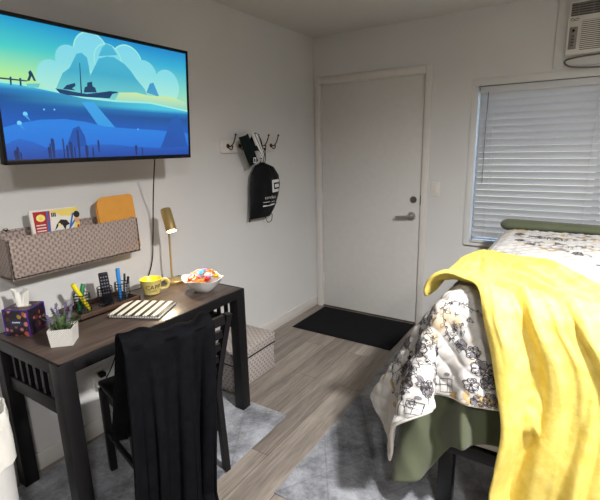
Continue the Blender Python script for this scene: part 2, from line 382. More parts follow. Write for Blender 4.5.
WEED = [(0.242, 0.022, 0.171), (0.258, 0.022, 0.117), (0.277, 0.015, 0.144), (0.294, 0.02, 0.103), (0.315, 0.019, 0.24), (0.353, 0.017, 0.116), (0.385, 0.015, 0.101), (0.045, 0.012, 0.107), (0.036, 0.013, 0.082), (0.056, 0.012, 0.069), (0.175, 0.065, 0.105), (0.194, 0.065, 0.17), (0.182, 0.057, 0.131), (0.416, 0.101, 0.158), (0.631, 0.066, 0.112), (0.669, 0.033, 0.09)]
JELLY = [(0.093, 0.342), (0.065, 0.275), (0.173, 0.382), (0.218, 0.386), (0.65, 0.252)]

def emat(name, stops, axis='t', strength=1.0, second=None):
    k = NT(name); c = k.n('ShaderNodeUVMap'); sp = k.n('ShaderNodeSeparateXYZ'); k.l(c.outputs[0], sp.inputs[0])
    r = k.ramp(sp.outputs[1 if axis == 't' else 0], [(p, lin(q)) for p, q in stops])
    if second is not None:
        r2 = k.ramp(sp.outputs[1], [(p, lin(q)) for p, q in second])
        r = k.mix(k.ramp(sp.outputs[0], [(.0, (0, 0, 0)), (.75, (1, 1, 1))]), r, r2)
    k.color((.01, .01, .012)); k.b.inputs['Roughness'].default_value = .25
    k.l(r, k.b.inputs['Emission Color']); k.b.inputs['Emission Strength'].default_value = strength; return k.m
SM = [emat('screen sky', [(.45, (190, 232, 140)), (.62, (168, 228, 150)), (.8, (70, 200, 190)), (1, (20, 150, 200))], second=[(.45, (175, 220, 170)), (.65, (120, 205, 190)), (.85, (50, 170, 205)), (1, (20, 130, 195))]),
      emat('screen cloud', [(.5, (170, 228, 205)), (.75, (130, 212, 220)), (.95, (120, 205, 225))]),
      emat('screen mountain', [(.5, (110, 200, 195)), (.7, (60, 165, 195)), (.9, (70, 175, 205))]),
      emat('screen peak', [(.5, (70, 160, 200)), (.85, (35, 130, 190))]),
      emat('screen haze', [(.44, (120, 200, 200)), (.56, (190, 222, 165))]),
      emat('screen water', [(0, (16, 92, 190)), (.3, (14, 86, 178)), (.46, (10, 76, 142)), (.51, (20, 110, 178)), (.545, (70, 190, 215))], second=[(0, (16, 92, 190)), (.25, (14, 86, 178)), (.36, (10, 76, 142)), (.41, (20, 110, 178)), (.445, (70, 190, 215))]),
      emat('screen foam', [(0, (150, 226, 215)), (1, (150, 226, 215))]),
      emat('screen shaft', [(0, (30, 130, 215)), (.5, (60, 160, 220))]),
      emat('screen hill', [(.0, (20, 96, 200)), (.26, (30, 122, 214))]),
      emat('screen hill far', [(.0, (10, 60, 150)), (.17, (24, 100, 196))]),
      emat('screen dark', [(0, (8, 30, 84)), (.3, (16, 60, 130)), (.6, (14, 58, 92))]),
      emat('screen rock', [(0, (12, 70, 160)), (.35, (16, 84, 168))]),
      emat('screen jelly', [(0, (110, 200, 240)), (1, (110, 200, 240))])]
TW, TH = .900, .520
tv = thing('television', 'flat black television on the left wall showing a boat on blue water', 'television', (.343, -2.262, 1.728))
tv.rotation_euler = (0, R(4.0), 0)
b = MB(); b.box(-.030, -.002, -TW/2, TW/2, -TH/2, TH/2, .004)
for (y0, y1, z0, z1) in ((-TW/2, -TW/2+.012, -TH/2, TH/2), (TW/2-.012, TW/2, -TH/2, TH/2), (-TW/2, TW/2, TH/2-.012, TH/2), (-TW/2, TW/2, -TH/2, -TH/2+.018)):
    b.box(-.004, .004, y0, y1, z0, z1, .002)
b.box(-.062, -.028, -TW*.36, TW*.36, -TH*.42, TH*.2, .012); b.build('bezel', M['black_plastic'], tv)
b = MB(); W_, H_ = .876, .492
uvs = []
def scr(st, layer, mi):
    b.mi = mi; b.poly([(-.0008+layer*.0003, (s-.5)*W_, (min(max(t, 0), 1)-.5)*H_) for s, t in st])
def cl01(s): return min(max(s, 0), 1)
scr([(0, 0), (1, 0), (1, 1), (0, 1)], 0, 0)
def circ(s, t, r, n=28, k=1.0): return [(cl01(s+r/W_*cos(2*PI*i/n)*k), t+r/H_*sin(2*PI*i/n)*k) for i in range(n)]
for i, (s, t, r) in enumerate(CLOUDS): scr(circ(s, t, r), 1+i*.1, 6 if i in (0, 3, 6) else 1); scr(circ(s, t, r, 28, .93), 1.05+i*.1, 1)
for kx, mi, ly in (('mount_back', 2, 3), ('mount_left', 2, 3.3), ('mount_big', 2, 3.6), ('mount_small', 3, 3.9), ('haze', 4, 4.2)): scr(ART[kx], ly, mi)
wt = [(0, .556)]+ART['water']+[(1, .44)]
scr([(s, t+.016) for s, t in wt]+[(1, 0), (0, 0)], 5, 6); scr(wt+[(1, 0), (0, 0)], 5.3, 5)
scr(ART['shaft'], 5.6, 7); scr([(0, .24)]+ART['hill1'][1:-2]+[(1, .2), (1, 0), (0, 0)], 6, 8)
scr(ART['rockL'], 6.3, 11); scr(ART['rock'], 6.4, 11)
scr([(0, .12)]+ART['hill2'][1:-2]+[(1, .07), (1, 0), (0, 0)], 6.6, 9); scr(ART['rockS'], 6.8, 9)
for kx in ('hull', 'bow', 'cabin', 'mast', 'pier', 'post1', 'post2', 'figure'): scr(ART[kx], 7+.1*len(kx), 10)
scr(ART['raft'], 7, 2)
for i, (s, t0, t1) in enumerate(WEED):
    wv = .0035+.0022*(i % 3)
    scr([(s-wv*.5, max(t0-.05, .0)), (s-wv, t0+(t1-t0)*.5), (s-wv*.9, t1-.01), (s, t1), (s+wv*.9, t1-.015), (s+wv, t0+(t1-t0)*.45), (s+wv*.5, max(t0-.05, 0))], 8, 10)
for s, t in JELLY[:2]: scr(circ(s, t, .0085, 12), 8, 12); scr([(s-.006, t-.01), (s+.008, t-.01), (s+.018, t-.05), (s+.004, t-.03)], 8.1, 7)
for s, t in JELLY[2:]: scr(circ(s, t, .0035, 10), 8, 12)
so = b.build('screen', SM, tv, smooth=False)
uv = so.data.uv_layers.new(name='UVMap')
for lp in so.data.loops:
    c = so.data.vertices[lp.vertex_index].co; uv.data[lp.index].uv = (c.y/W_+.5, c.z/H_+.5)
# make every artwork face look into the room
bmx = bmesh.new(); bmx.from_mesh(so.data)
for f in bmx.faces:
    if f.normal.x < 0: f.normal_flip()
bmx.to_mesh(so.data); bmx.free()
b = MB(); b.box(.002, .014, -2.40, -2.12, 1.62, 1.86, .003); b.box(.27, .29, -2.36, -2.16, 1.63, 1.83, .003)
b.tube([(.01, -2.26, 1.73), (.15, -2.10, 1.73), (.28, -2.26, 1.73)], .016, 10)
b.build('wall_mount', M['black_metal'], tv, world=True)
# its cord
cordm = M['black_plastic']
pc = bez([(.26, -1.985, 1.50), (.20, -1.955, 1.40), (.12, -1.91, 1.28), (.05, -1.87, 1.16), (.022, -1.865, 1.02), (.016, -1.89, .86), (.014, -1.97, .72), (.014, -2.12, .52), (.02, -2.22, .36), (.035, -2.27, .318)], 10)
b = MB(); b.tube(pc, .0032, 8); b.build('power_cord', cordm, tv, world=True)

# ------------------------------------------------------------------ wall basket with magazine and folder
BY0, BY1, BD, BZ0, BZ1 = -2.668, -2.030, .122, .985, 1.158
wb = thing('wall_basket', 'long taupe wicker basket mounted on the left wall below the television', 'basket', (0, (BY0+BY1)/2, BZ0))
b = MB()
b.box(BD-.012, BD, BY0, BY1, BZ0, BZ1, .004); b.box(.006, .016, BY0, BY1, BZ0, BZ1+.02, .004)
b.box(.006, BD, BY0, BY0+.012, BZ0, BZ1, .004); b.box(.006, BD, BY1-.012, BY1, BZ0, BZ1, .004); b.box(.006, BD, BY0, BY1, BZ0, BZ0+.01)
o = b.build('basket_body', M['wicker'], wb, world=True); uv_box(o)
b = MB()
nb = 64
rimp = []
def rim(p, q, nseg, r=.0062):
    for i in range(nseg):
        t0, t1 = i/nseg, (i+1.35)/nseg
        a0 = Vector(p).lerp(Vector(q), t0); a1 = Vector(p).lerp(Vector(q), min(t1, 1))
        b.tube([a0+Vector((0, 0, .002)), a0.lerp(a1, .5)+Vector((0, 0, .0045)), a1-Vector((0, 0, .001))], r, 6)
rim((BD-.006, BY0, BZ1), (BD-.006, BY1, BZ1), 46); rim((.01, BY0+.004, BZ1), (BD-.006, BY0+.004, BZ1), 9)
rim((.01, BY1-.004, BZ1), (BD-.006, BY1-.004, BZ1), 9); rim((.011, BY0, BZ1+.02), (.011, BY1, BZ1+.02), 46)
o = b.build('woven_rim', M['wicker'], wb, world=True); uv_box(o)
b = MB(); b.box(.014, BD-.01, -2.315, -2.303, BZ0+.008, BZ1-.004, .002); o = b.build('divider', M['wicker'], wb, world=True); uv_box(o)
for y in (BY0+.05, BY1-.05):
    b = MB(); b.lathe([(0, 0), (.004, 0), (.004, .012), (.008, .014), (.008, .02), (0, .022)], (.002, y, BZ1+.032), 12, Matrix.Rotation(R(90), 4, 'Y')); b.build('hanging_screw', M['nickel'], wb, world=True)
# magazine (leans against the divider, spine to the left)
mg = thing('magazine', 'colourful drawing kit magazine with a red side panel standing in the wall basket', 'magazine', (.086, -2.432, BZ0+.014))
mg.rotation_euler = (R(-1.5), R(-6), R(2))
MW, MH = .222, .262
b = MB(); b.box(-.006, .006, -MW/2, MW/2, 0, MH, .0015); b.mi = 0
mo = b.build('pages', M['paper'], mg)
mats = [mk('cover_white', (226, 222, 214), .35, var=.02), mk('cover_red', (170, 34, 44), .35, var=.04), mk('cover_yellow', (232, 208, 110), .35, var=.03), mk('cover_blue', (50, 106, 178), .35, var=.03), M['ink'], mk('cover_cream', (240, 226, 130), .35, var=.05), mk('cover_skin', (220, 160, 120), .4, var=.03)]
b = MB()
def cv(pts, mi, lay):
    b.mi = mi; b.poly([(.0064+lay*.0003, (u-.5)*MW, v*MH) for u, v in pts])
def ce(u, v, a, c, n=16, ph=0): return [(u+a*cos(2*PI*i/n+ph), v+c*sin(2*PI*i/n+ph)) for i in range(n)]
cv([(0, 0), (1, 0), (1, 1), (0, 1)], 0, 0)
cv([(.33, .97), (1, .99), (1, .84), (.62, .86), (.5, .92)], 2, 1)
cv([(.93, .99), (1, .99), (1, .2), (.72, .2), (.86, .55)], 2, 1.1)
cv([(.06, .3), (.33, .3), (.36, .6), (.40, .97), (.06, .97)], 1, 1.2)
cv([(.30, .6), (.36, .62), (.36, .97), (.33, .97)], 3, 1.3)
for (u, v, s) in ((.20, .86, .09), (.17, .50, .07)): cv(ce(u, v, s, s*.7), 5, 2); cv(ce(u, v-.01, s*.4, s*.35), 2, 2.3)
for j, v in enumerate((.73, .68, .63)): cv([(.09, v), (.28, v), (.28, v+.02), (.09, v+.02)], 0, 2)
cv([(.06, .595), (.36, .605), (.36, .612), (.06, .602)], 0, 2)
for q in range(3): cv([(.42+q*.035, .86), (.445+q*.035, .86), (.445+q*.035, .93), (.42+q*.035, .93)], 4, 2)
bird = [(.44, .62), (.50, .72), (.60, .80), (.72, .78), (.78, .70), (.70, .68), (.66, .60), (.62, .70), (.55, .72), (.50, .66)]
cv(bird, 4, 2); cv(ce(.56, .71, .03, .03), 5, 2.5)
cv([(.70, .52), (.73, .50), (.90, .88), (.87, .90)], 3, 2.4); cv([(.76, .60), (.93, .76), (.91, .79), (.75, .64)], 3, 2.6)
cv(ce(.50, .52, .06, .045), 3, 2.4); cv(ce(.96, .86, .07, .06), 4, 2.8); cv(ce(.95, .76, .05, .06), 6, 2.6)
cv([(.84, .42), (.88, .38), (.99, .66), (.95, .68)], 1, 2.5)
for q in range(9):
    u = .62+.03*q; v = .50+.04*sin(q*2.1); cv([(u, v), (u+.008, v), (u+.016, v+.10), (u+.006, v+.1)], 4, 2.2)
o = b.build('cover', mats, mo, smooth=False)
# manila folder
fd = thing('manila_envelope', 'plain orange manila envelope with rounded corners standing in the wall basket', 'envelope', (.085, -2.108, BZ0+.015))
fd.rotation_euler = (R(.5), R(-5), R(2))
b = MB(); w2, hh = .108, .288
out = [(-w2, 0), (w2, 0), (w2, hh-.02)]+[(w2-.02+.02*sin(a), hh-.02+.02*cos(a)) for a in (R(60), R(30), 0)]+[(-w2+.035, hh), (-w2+.012, hh-.012), (-w2, hh-.035)]
b.prism([(0, y, z) for y, z in out], (.005, 0, 0)); b.build('front_sheet', M['orange_folder'], fd, smooth=False)
b = MB(); b.prism([(-.007, y-.004, z-.006) for y, z in out], (.004, 0, 0)); b.build('back_sheet', M['orange_folder'], fd, smooth=False)

# ------------------------------------------------------------------ desk
DXa, DXb, DYa, DYb, DT = .03, .560, -2.755, -1.708, .75
dk = thing('desk', 'black framed desk with dark wood top and slatted ends along the left wall', 'desk', ((DXa+DXb)/2, (DYa+DYb)/2, 0))
b = MB(); b.box(DXa+.004, DXb-.012, DYa+.012, DYb-.012, DT-.022, DT, .001); b.build('desktop', M['desk_wood'], dk, world=True)
b = MB(); a = .05
b.box(DXb-.014, DXb-.002, DYa+.002, DYb-.002, DT-a, DT+.0005, .0015); b.box(DXa+.002, DXa+.012, DYa+.002, DYb-.002, DT-a, DT+.0005, .0015)
b.box(DXa+.002, DXb-.002, DYa+.002, DYa+.014, DT-a, DT+.0005, .0015); b.box(DXa+.002, DXb-.002, DYb-.014, DYb-.002, DT-a, DT+.0005, .0015)
b.build('apron', M['black_wood'], dk, world=True)
for x0 in (DXa, DXb-.062):
    for y0 in (DYa, DYb-.062):
        b = MB(); b.box(x0, x0+.062, y0, y0+.062, .0148, DT-.0015, .002); b.build('leg', M['black_wood'], dk, world=True)
for y in (DYa+.03, DYb-.03):
    b = MB(); b.box(DXa+.06, DXb-.06, y-.014, y+.014, .515, .575, .003); rl = b.build('end_rail', M['black_wood'], dk, world=True)
    for i in range(6):
        x = .15+i*.058
        b = MB(); b.box(x-.009, x+.009, y-.008, y+.008, .57, DT-a+.004); b.build('slat', M['black_wood'], dk, world=True)

# ------------------------------------------------------------------ desk lamp
lp = thing('desk_lamp', 'lit brass desk lamp with a tilted cylinder shade on the desk near the wall', 'lamp', (.118, -1.815, DT))
b = MB(); b.lathe([(0, 0), (.056, 0), (.057, .003), (.057, .013), (.055, .016), (0, .017)], n=48); b.build('base', M['brass'], lp)
b = MB(); b.tube([(.012, -.030, .014), (.014, -.028, .17), (.018, -.024, .335)], .0055, 14); b.build('stem', M['brass'], lp)
hd = Vector((.185, -1.878, 1.133)); ax = Vector((.50, -.16, -1)).normalized()
rotm = ax.to_track_quat('-Z', 'Y').to_matrix().to_4x4()
b = MB(); b.lathe([(0, .066), (.026, .066), (.029, .062), (.029, -.066), (.0268, -.066), (.0268, .05), (0, .05)], hd, 36, rotm)
b.tube([(.136, -1.839, 1.078), (.15, -1.842, 1.092), (.166, -1.85, 1.104)], .006, 10)
sh = b.build('lamp_shade', M['brass'], lp, world=True)
b = MB(); b.lathe([(0, -.069), (.016, -.067), (.0245, -.060), (.0235, -.050), (.019, -.02), (.010, .0), (.010, .04), (0, .04)], hd, 20, rotm); b.build('bulb', M['bulb'], lp, world=True)
l = bpy.data.lights.new('lamp_beam', 'SPOT'); l.energy = LAMP_W; l.spot_size = R(118); l.spot_blend = .55; l.shadow_soft_size = .018; l.color = (1, .80, .55)
lo = bpy.data.objects.new('lamp_beam', l); COL.objects.link(lo); lo.location = hd+ax*.072; lo.rotation_euler = ax.to_track_quat('-Z', 'Y').to_euler()

# ------------------------------------------------------------------ mug
mu = thing('coffee_mug', 'wide yellow coffee mug with black lettering beside the brass lamp', 'mug', (.172, -2.025, DT))
b = MB(); b.lathe([(0, .001), (.036, .0), (.044, .003), (.0575, .078), (.0590, .082)], n=48, close=True)
b.mi = 0; b.build('mug_body', M['mug_out'], mu)
b = MB(); b.lathe([(.0590, .082), (.0575, .0835), (.0555, .081), (.041, .009), (0, .007)], n=48, close=True); b.build('mug_interior', M['mug_in'], mu)
ha = R(52)
hp = bez([(.053, 0, .068), (.078, 0, .073), (.092, 0, .052), (.080, 0, .026), (.047, 0, .020)], 8)
b = MB(); b.tube([Matrix.Rotation(ha, 4, 'Z') @ p for p in hp], .0062, 10, flat=1.3); b.build('handle', M['mug_out'], mu)
b = MB(); 
def mugtext(txt, size, z0, a0):
    vs, fs = text_mesh(txt, size); wd = max(v[0] for v in vs)
    out = []
    for x, y, z in vs:
        zz = z0+y; r = .0448+(zz-.003)/.075*.0135+.0006; an = a0+(x-wd/2)/.052
        out.append((r*cos(an), r*sin(an), zz))
    b.add(out, fs)
mugtext('CAPP', .034, .034, R(-27)); mugtext('UCCINO', .012, .020, R(-30))
b.build('lettering', M['ink'], mu)

# ------------------------------------------------------------------ bowl of sweets
bc = Vector((.392, -1.852, DT+.0008))
bw = thing('candy_bowl', 'white square flared bowl full of wrapped sweets at the far end of the desk', 'bowl', bc)
P = []; NB = 64
prof = [(0, .004), (.036, .0), (.044, .003), (.060, .02), (.080, .045), (.098, .074), (.100, .0765), (.097, .077), (.078, .05), (.055, .022), (.03, .009), (0, .008)]
for (r, z) in prof:
    row = []
    for kx in range(NB):
        th = 2*PI*kx/NB
        sq = min(1, r/.1)**1.5
        c4 = cos(4*th); f = 1.13+.05*sq*c4; up = .007*sq*c4
        a_ = th+R(25)
        row.append((r*f*cos(a_), r*f*sin(a_), z+up))
    P.append(row)
b = MB(); b.grid(P, wrap=True); b.build('bowl_body', M['ceramic'], bw)
cand = [('foil_orange', 'orange'), ('foil_red', 'red'), ('foil_pink', 'pink'), ('foil_white', 'white'), ('foil_yellow', 'yellow'), ('foil_cyan', 'light blue'), ('foil_blue', 'dark blue')]
def sweet(i, pos, mi, L, Wd, rz, tilt, label):
    t_ = thing('wrapped_sweet', label, 'sweet', pos, rz, 'wrapped sweets in the white bowl'); t_.rotation_euler = (tilt, tilt*.6, rz)
    b = MB(); rows = []
    for q in range(9):
        u = q/8; pr_ = (sin(PI*min(max((u-.13)/.74, 0), 1)))**.5 if .13 < u < .87 else 0
        rad = .0045+.010*pr_; wd = Wd*(.55+.45*pr_) if .1 < u < .9 else Wd*(.95 if u in (0, 1) else .6)
        rows.append([((u-.5)*L, wd/2*cos(2*PI*j/12), (rad if 0 < q < 8 else .0012)*sin(2*PI*j/12)+(.001*((j+q) % 2))) for j in range(12)])
    b.grid(rows, wrap=True); b.build('wrapper', M[mi], t_, angle=30)
    b = MB()
    for s_ in (-1, 1):
        b.box(s_*.012-.003, s_*.012+.003, -Wd*.42, Wd*.42, .0122, .0132, 0)
    b.build('wrapper_stripe', M[('foil_white', 'foil_yellow', 'foil_blue', 'foil_red', 'foil_pink')[(i*3+1) % 5]], t_)
spots = [(-.062, -.035, .068, 0, 'orange wrapped sweet leaning at the left rim of the bowl'), (-.045, -.005, .083, 2, 'pink wrapped sweet on the left side of the heap'), (-.03, -.045, .070, 1, 'red wrapped sweet low at the front left of the bowl'),
         (-.002, -.035, .084, 3, 'white wrapped sweet at the middle front of the heap'), (.03, -.045, .070, 4, 'yellow wrapped sweet at the front of the bowl'), (.045, -.015, .076, 1, 'red wrapped sweet right of the white one'),
         (.0, .012, .094, 5, 'light blue wrapped sweet on top of the heap'), (.028, .015, .094, 2, 'pink wrapped sweet beside the light blue one'), (.045, .035, .084, 4, 'yellow wrapped sweet toward the right side of the heap'),
         (.060, .040, .076, 6, 'dark blue wrapped sweet at the right rim of the bowl'), (.035, .06, .076, 6, 'dark blue wrapped sweet at the back right of the bowl'), (-.01, .05, .076, 0, 'orange wrapped sweet at the back of the bowl'),
         (-.045, .035, .074, 1, 'red wrapped sweet at the back left of the bowl'), (-.065, .005, .078, 0, 'orange wrapped sweet standing at the far left of the heap'), (.015, -.02, .088, 0, 'orange wrapped sweet between the white and the pink one')]
for i, (x, y, z, ci, lb) in enumerate(spots):
    a_ = R(10); xx = x*cos(a_)-y*sin(a_); yy = x*sin(a_)+y*cos(a_)
    # axes: x toward image right along the desk (+y world), y toward the wall
    sweet(i, (bc.x-yy*1.05+.004, bc.y+xx*1.2, DT+z+.010), cand[ci][0], .066, .036, rnd.uniform(0, PI), rnd.uniform(-.55, .55), lb)

# ------------------------------------------------------------------ striped notebook
c4 = [Vector((.290, -2.372, DT)), Vector((.194, -2.197, DT)), Vector((.402, -2.076, DT)), Vector((.512, -2.262, DT))]
ex = (c4[3]-c4[0]); ey = (c4[1]-c4[0])
nb_ = thing('striped_notebook', 'black and white striped notebook lying on the desk in front of the mug', 'notebook', c4[0]+Vector((0, 0, .001)), math.atan2(ex.y, ex.x))
NW = .252; NH = .205
b = MB(); b.box(.003, NW-.003, .004, NH-.002, .0015, .0125, .001); b.build('pages', M['paper'], nb_)
b = MB(); b.mi = 0; b.box(0, NW, 0, NH, .0125, .0142, .0005); b.box(0, NW, 0, NH, 0, .0015, .0005)
b.mi = 1; sw = NW/6.0
for i in range(6): b.box(i*sw+.001, i*sw+sw*.58, 0, NH, .0142, .0147)
b.build('cover', [mk('cover_black', (40, 40, 34), .5), mk('stripe_white', (238, 234, 222), .5, var=.02)], nb_)
b = MB()
for i in range(20):
    x = .008+i*(NW-.016)/19
    b.tube([(x, .006+.008*cos(2*PI*q/12), .0075+.0095*sin(2*PI*q/12)) for q in range(12)], .0011, 5, closed=True)
b.build('spiral_binding', M['black_metal'], nb_)

# ------------------------------------------------------------------ desk organizer and pens
og = thing('pen_organizer', 'dark wooden tray with black wire cups standing at the back of the desk', 'organizer', (.135, -2.31, DT))
b = MB(); x0, x1, y0, y1 = .045, .222, -2.468, -2.135
b.box(x0, x1, y0, y1, DT, DT+.010, .002)
for q in ((x0, x1, y0, y0+.01), (x0, x1, y1-.01, y1), (x0, x0+.01, y0, y1), (x1-.01, x1, y0, y1)): b.box(*q, DT, DT+.030, .002)
b.build('tray', mk('tray_wood', (70, 50, 40), .45, var=.15), og, world=True)
cups = [(.135, -2.395), (.137, -2.275), (.145, -2.182)]
for (cx, cy) in cups:
    b = MB(); z0, z1, r0 = DT+.011, DT+.100, .036
    for z in [z0+.002+i*(z1-z0-.002)/6 for i in range(7)]:
        b.tube([(cx+r0*cos(2*PI*q/20), cy+r0*sin(2*PI*q/20), z) for q in range(20)], .0013 if z < z1-.002 else .0022, 5, closed=True)
    for q in range(16): b.tube([(cx+r0*cos(2*PI*q/16), cy+r0*sin(2*PI*q/16), z0), (cx+r0*cos(2*PI*q/16), cy+r0*sin(2*PI*q/16), z1)], .0011, 5)
    b.lathe([(0, z0), (r0, z0), (r0, z0+.002), (0, z0+.002)], (cx, cy, 0), 20); b.build('wire_cup', M['black_metal'], og, world=True)
def pen(p0, p1, r, m, name, label, cat='marker', capm=None, capf=.32):
    p0 = Vector(p0); p1 = Vector(p1); d = p1-p0; L = d.length; rot = d.to_track_quat('Z', 'Y').to_matrix().to_4x4()
    t_ = thing(name, label, cat, p0)
    b = MB(); b.lathe([(0, 0), (r*.35, 0), (r*.8, .012), (r, .018), (r, L*(1-capf)), (0, L*(1-capf))], (0, 0, 0), 16, rot); b.build('barrel', M[m], t_)
    b = MB(); b.lathe([(0, L*(1-capf)), (r*1.12, L*(1-capf)), (r*1.12, L-.006), (r*.9, L), (0, L)], (0, 0, 0), 16, rot); b.build('cap', M[capm or m], t_)
pen((.150, -2.372, DT+.0145), (.146, -2.436, DT+.162), .0100, 'marker_yellow', 'marker', 'thick yellow marker leaning left out of the nearest wire cup', capf=.25)
pen((.118, -2.408, DT+.0145), (.105, -2.362, DT+.138), .0095, 'marker_green', 'marker', 'green marker standing behind the yellow marker')
pen((.140, -2.195, DT+.0145), (.135, -2.190, DT+.176), .0095, 'marker_blue', 'marker', 'bright blue marker standing in the farthest wire cup', capm='marker_blue', capf=.4)
pen((.158, -2.172, DT+.0145), (.162, -2.152, DT+.128), .0055, 'marker_gray', 'pen', 'thin dark pen with grey barrel right of the blue marker', 'pen', 'marker_black')
pen((.128, -2.165, DT+.0145), (.118, -2.142, DT+.135), .0050, 'marker_gray', 'pen', 'grey pen at the far back of the farthest wire cup', 'pen', 'marker_black')
pen((.128, -2.255, DT+.0145), (.110, -2.238, DT+.115), .0050, 'marker_black', 'pen', 'short black pen in the middle wire cup', 'pen', 'marker_gray')
rc = thing('remote_control', 'black remote control standing upright in the middle wire cup', 'remote', (.142, -2.268, DT+.016)); rc.rotation_euler = (R(6), R(-3), R(60))
b = MB(); b.box(-.022, .022, -.009, .009, 0, .165, .006, 3); ro = b.build('remote_body', M['marker_black'], rc)
b = MB()
for r_ in range(6):
    for c_ in (-1, 0, 1): b.lathe([(0, 0), (.0042, 0), (.0038, .0015), (0, .0018)], (c_*.012, -.0088, .06+r_*.017), 10, Matrix.Rotation(R(90), 4, 'X'))
b.build('buttons', M['marker_gray'], rc)

# ------------------------------------------------------------------ tissue box
tb = thing('tissue_box', 'cube tissue box with purple edges and a colourful flower print on the desk', 'tissue box', (.112, -2.643, DT), R(28))
s_ = .054; hT = .118
b = MB(); b.box(-s_, s_, -s_, s_, 0, hT, .0012, 1)
k = NT('floral tissue print'); v = k.coord(); vo = k.n('ShaderNodeTexVoronoi'); vo.inputs['Scale'].default_value = 42; k.l(v, vo.inputs['Vector'])
sp = k.n('ShaderNodeSeparateColor'); k.l(vo.outputs['Color'], sp.inputs[0])
pc_ = k.ramp(sp.outputs[0], [(0, lin((30, 22, 34))), (.34, lin((92, 40, 30))), (.5, lin((186, 92, 70))), (.64, lin((170, 140, 50))), (.76, lin((210, 130, 130))), (.9, lin((52, 30, 70)))], 'CONSTANT')
dk_ = k.mix(k.ramp(vo.outputs['Distance'], [(.3, (0, 0, 0)), (.55, (1, 1, 1))]), pc_, lin((28, 20, 30))); k.color(dk_); k.b.inputs['Roughness'].default_value = .4
bo = b.build('carton', k.m, tb)
b = MB(); e_ = .0022
for sx in (-1, 1):
    for sy in (-1, 1): b.box(sx*s_-e_, sx*s_+e_, sy*s_-e_, sy*s_+e_, 0, hT+.0005)
    b.box(sx*s_-e_, sx*s_+e_, -s_, s_, hT-.004, hT+.0008); b.box(-s_, s_, sx*s_-e_, sx*s_+e_, hT-.004, hT+.0008)
b.build('carton_edging', mk('purple', (66, 40, 130), .4), tb)
b = MB(); b.poly([(.030*cos(q/24*2*PI), -s_-.0012, .062+.017*sin(q/24*2*PI)) for q in range(24)])
b.mi = 1; b.tube(bez([(-.018+.004*q, -s_-.0014, .0625+(.0032 if q % 2 else -.0026)) for q in range(10)], 3), .0011, 5); b.mi = 0
b.build('label_oval', [mk('label_navy', (30, 40, 74), .4), M['white_print']], tb, smooth=False)
b = MB(); b.poly([(.036*cos(q/24*2*PI), .022*sin(q/24*2*PI), hT+.001) for q in range(24)]); b.build('opening', mk('opening_beige', (190, 176, 160), .7), tb)
P = []
for j in range(12):
    v_ = j/11; row = []
    for i in range(28):
        a_ = 2*PI*i/28; r = (.020+.007*v_)*(1+.35*sin(3*a_+v_*2)+.18*sin(7*a_+1))
        row.append((r*cos(a_)*1.1-.008+.003*v_, r*sin(a_)*.55, hT-.005+v_*(.072+.012*sin(a_*2+.6))))
    P.append(row)
b = MB(); b.grid(P, wrap=True); b.build('tissue', M['paper'], tb)

# ------------------------------------------------------------------ lavender pot
pt = thing('lavender_pot', 'small white ribbed geometric pot of artificial lavender on the desk corner', 'potted plant', (.374, -2.622, DT), R(45))
k = NT('white ribbed ceramic'); v = k.coord(rot=(R(0), R(38), R(20))); w = k.n('ShaderNodeTexWave'); w.inputs['Scale'].default_value = 55; k.l(v, w.inputs['Vector'])
k.color(k.mix(k.math('MULTIPLY', w.outputs['Fac'], .3), lin((226, 222, 216)), lin((186, 180, 176)))); k.b.inputs['Roughness'].default_value = .5; k.bump(w.outputs['Fac'], .8, .004)
b = MB(); r0, r1 = .041, .046
def sqr(r, z, n=4): return [(r*sgx, r*sgy, z) for sgx, sgy in ((-1, -1), (1, -1), (1, 1), (-1, 1))]
b.grid([sqr(.002, .0), sqr(r0, 0), sqr(r1, .072), sqr(r1-.004, .0725), sqr(r1-.006, .06), sqr(.001, .06)], wrap=True); b.build('pot', k.m, pt, angle=20)
b = MB(); b.box(-.037, .037, -.037, .037, .055, .062); b.build('soil', M['soil'], pt)
b = MB(); rr = random.Random(9)
for i in range(120):
    a_ = rr.uniform(0, 2*PI); rd = rr.uniform(0, .034); ln = rr.uniform(.035, .075); tl = rr.uniform(.15, 1.0)
    o_ = Vector((rd*cos(a_), rd*sin(a_), .06)); a2 = a_+rr.uniform(-.6, .6); d = Vector((cos(a2)*sin(tl), sin(a2)*sin(tl), cos(tl)))
    e = o_+d*ln; sd = d.cross(Vector((0, 0, 1))).normalized()*.0026; m_ = o_.lerp(e, .55)+Vector((0, 0, .004))
    b.add([o_, m_+sd, e, m_-sd, m_+Vector((0, 0, .002))], [(0, 1, 4), (1, 2, 4), (2, 3, 4), (3, 0, 4)])
b.build('foliage', M['leaf'], pt)
for (tx, ty, hh) in ((-.032, -.026, .135), (-.010, .0, .168), (.030, .014, .156), (.008, .036, .158), (.028, -.02, .122), (-.03, .02, .14)):
    b = MB(); top = Vector((tx*1.3, ty*1.3, hh)); b.tube(bez([(tx*.4, ty*.4, .06), (tx*.8, ty*.8, hh*.65), top], 5), .001, 5)
    bo = Vector((tx*.9, ty*.9, hh*.68))
    for i in range(52):
        c_ = bo.lerp(top, rr.random()); a_ = rr.uniform(0, 2*PI); q = c_+Vector((cos(a_), sin(a_), .4))*rr.uniform(.002, .0065)
        b.lathe([(0, -.0028), (.0024, -.001), (.002, .0016), (0, .0032)], q, 5)
    b.build('flower_spike', M['lavender'], pt)

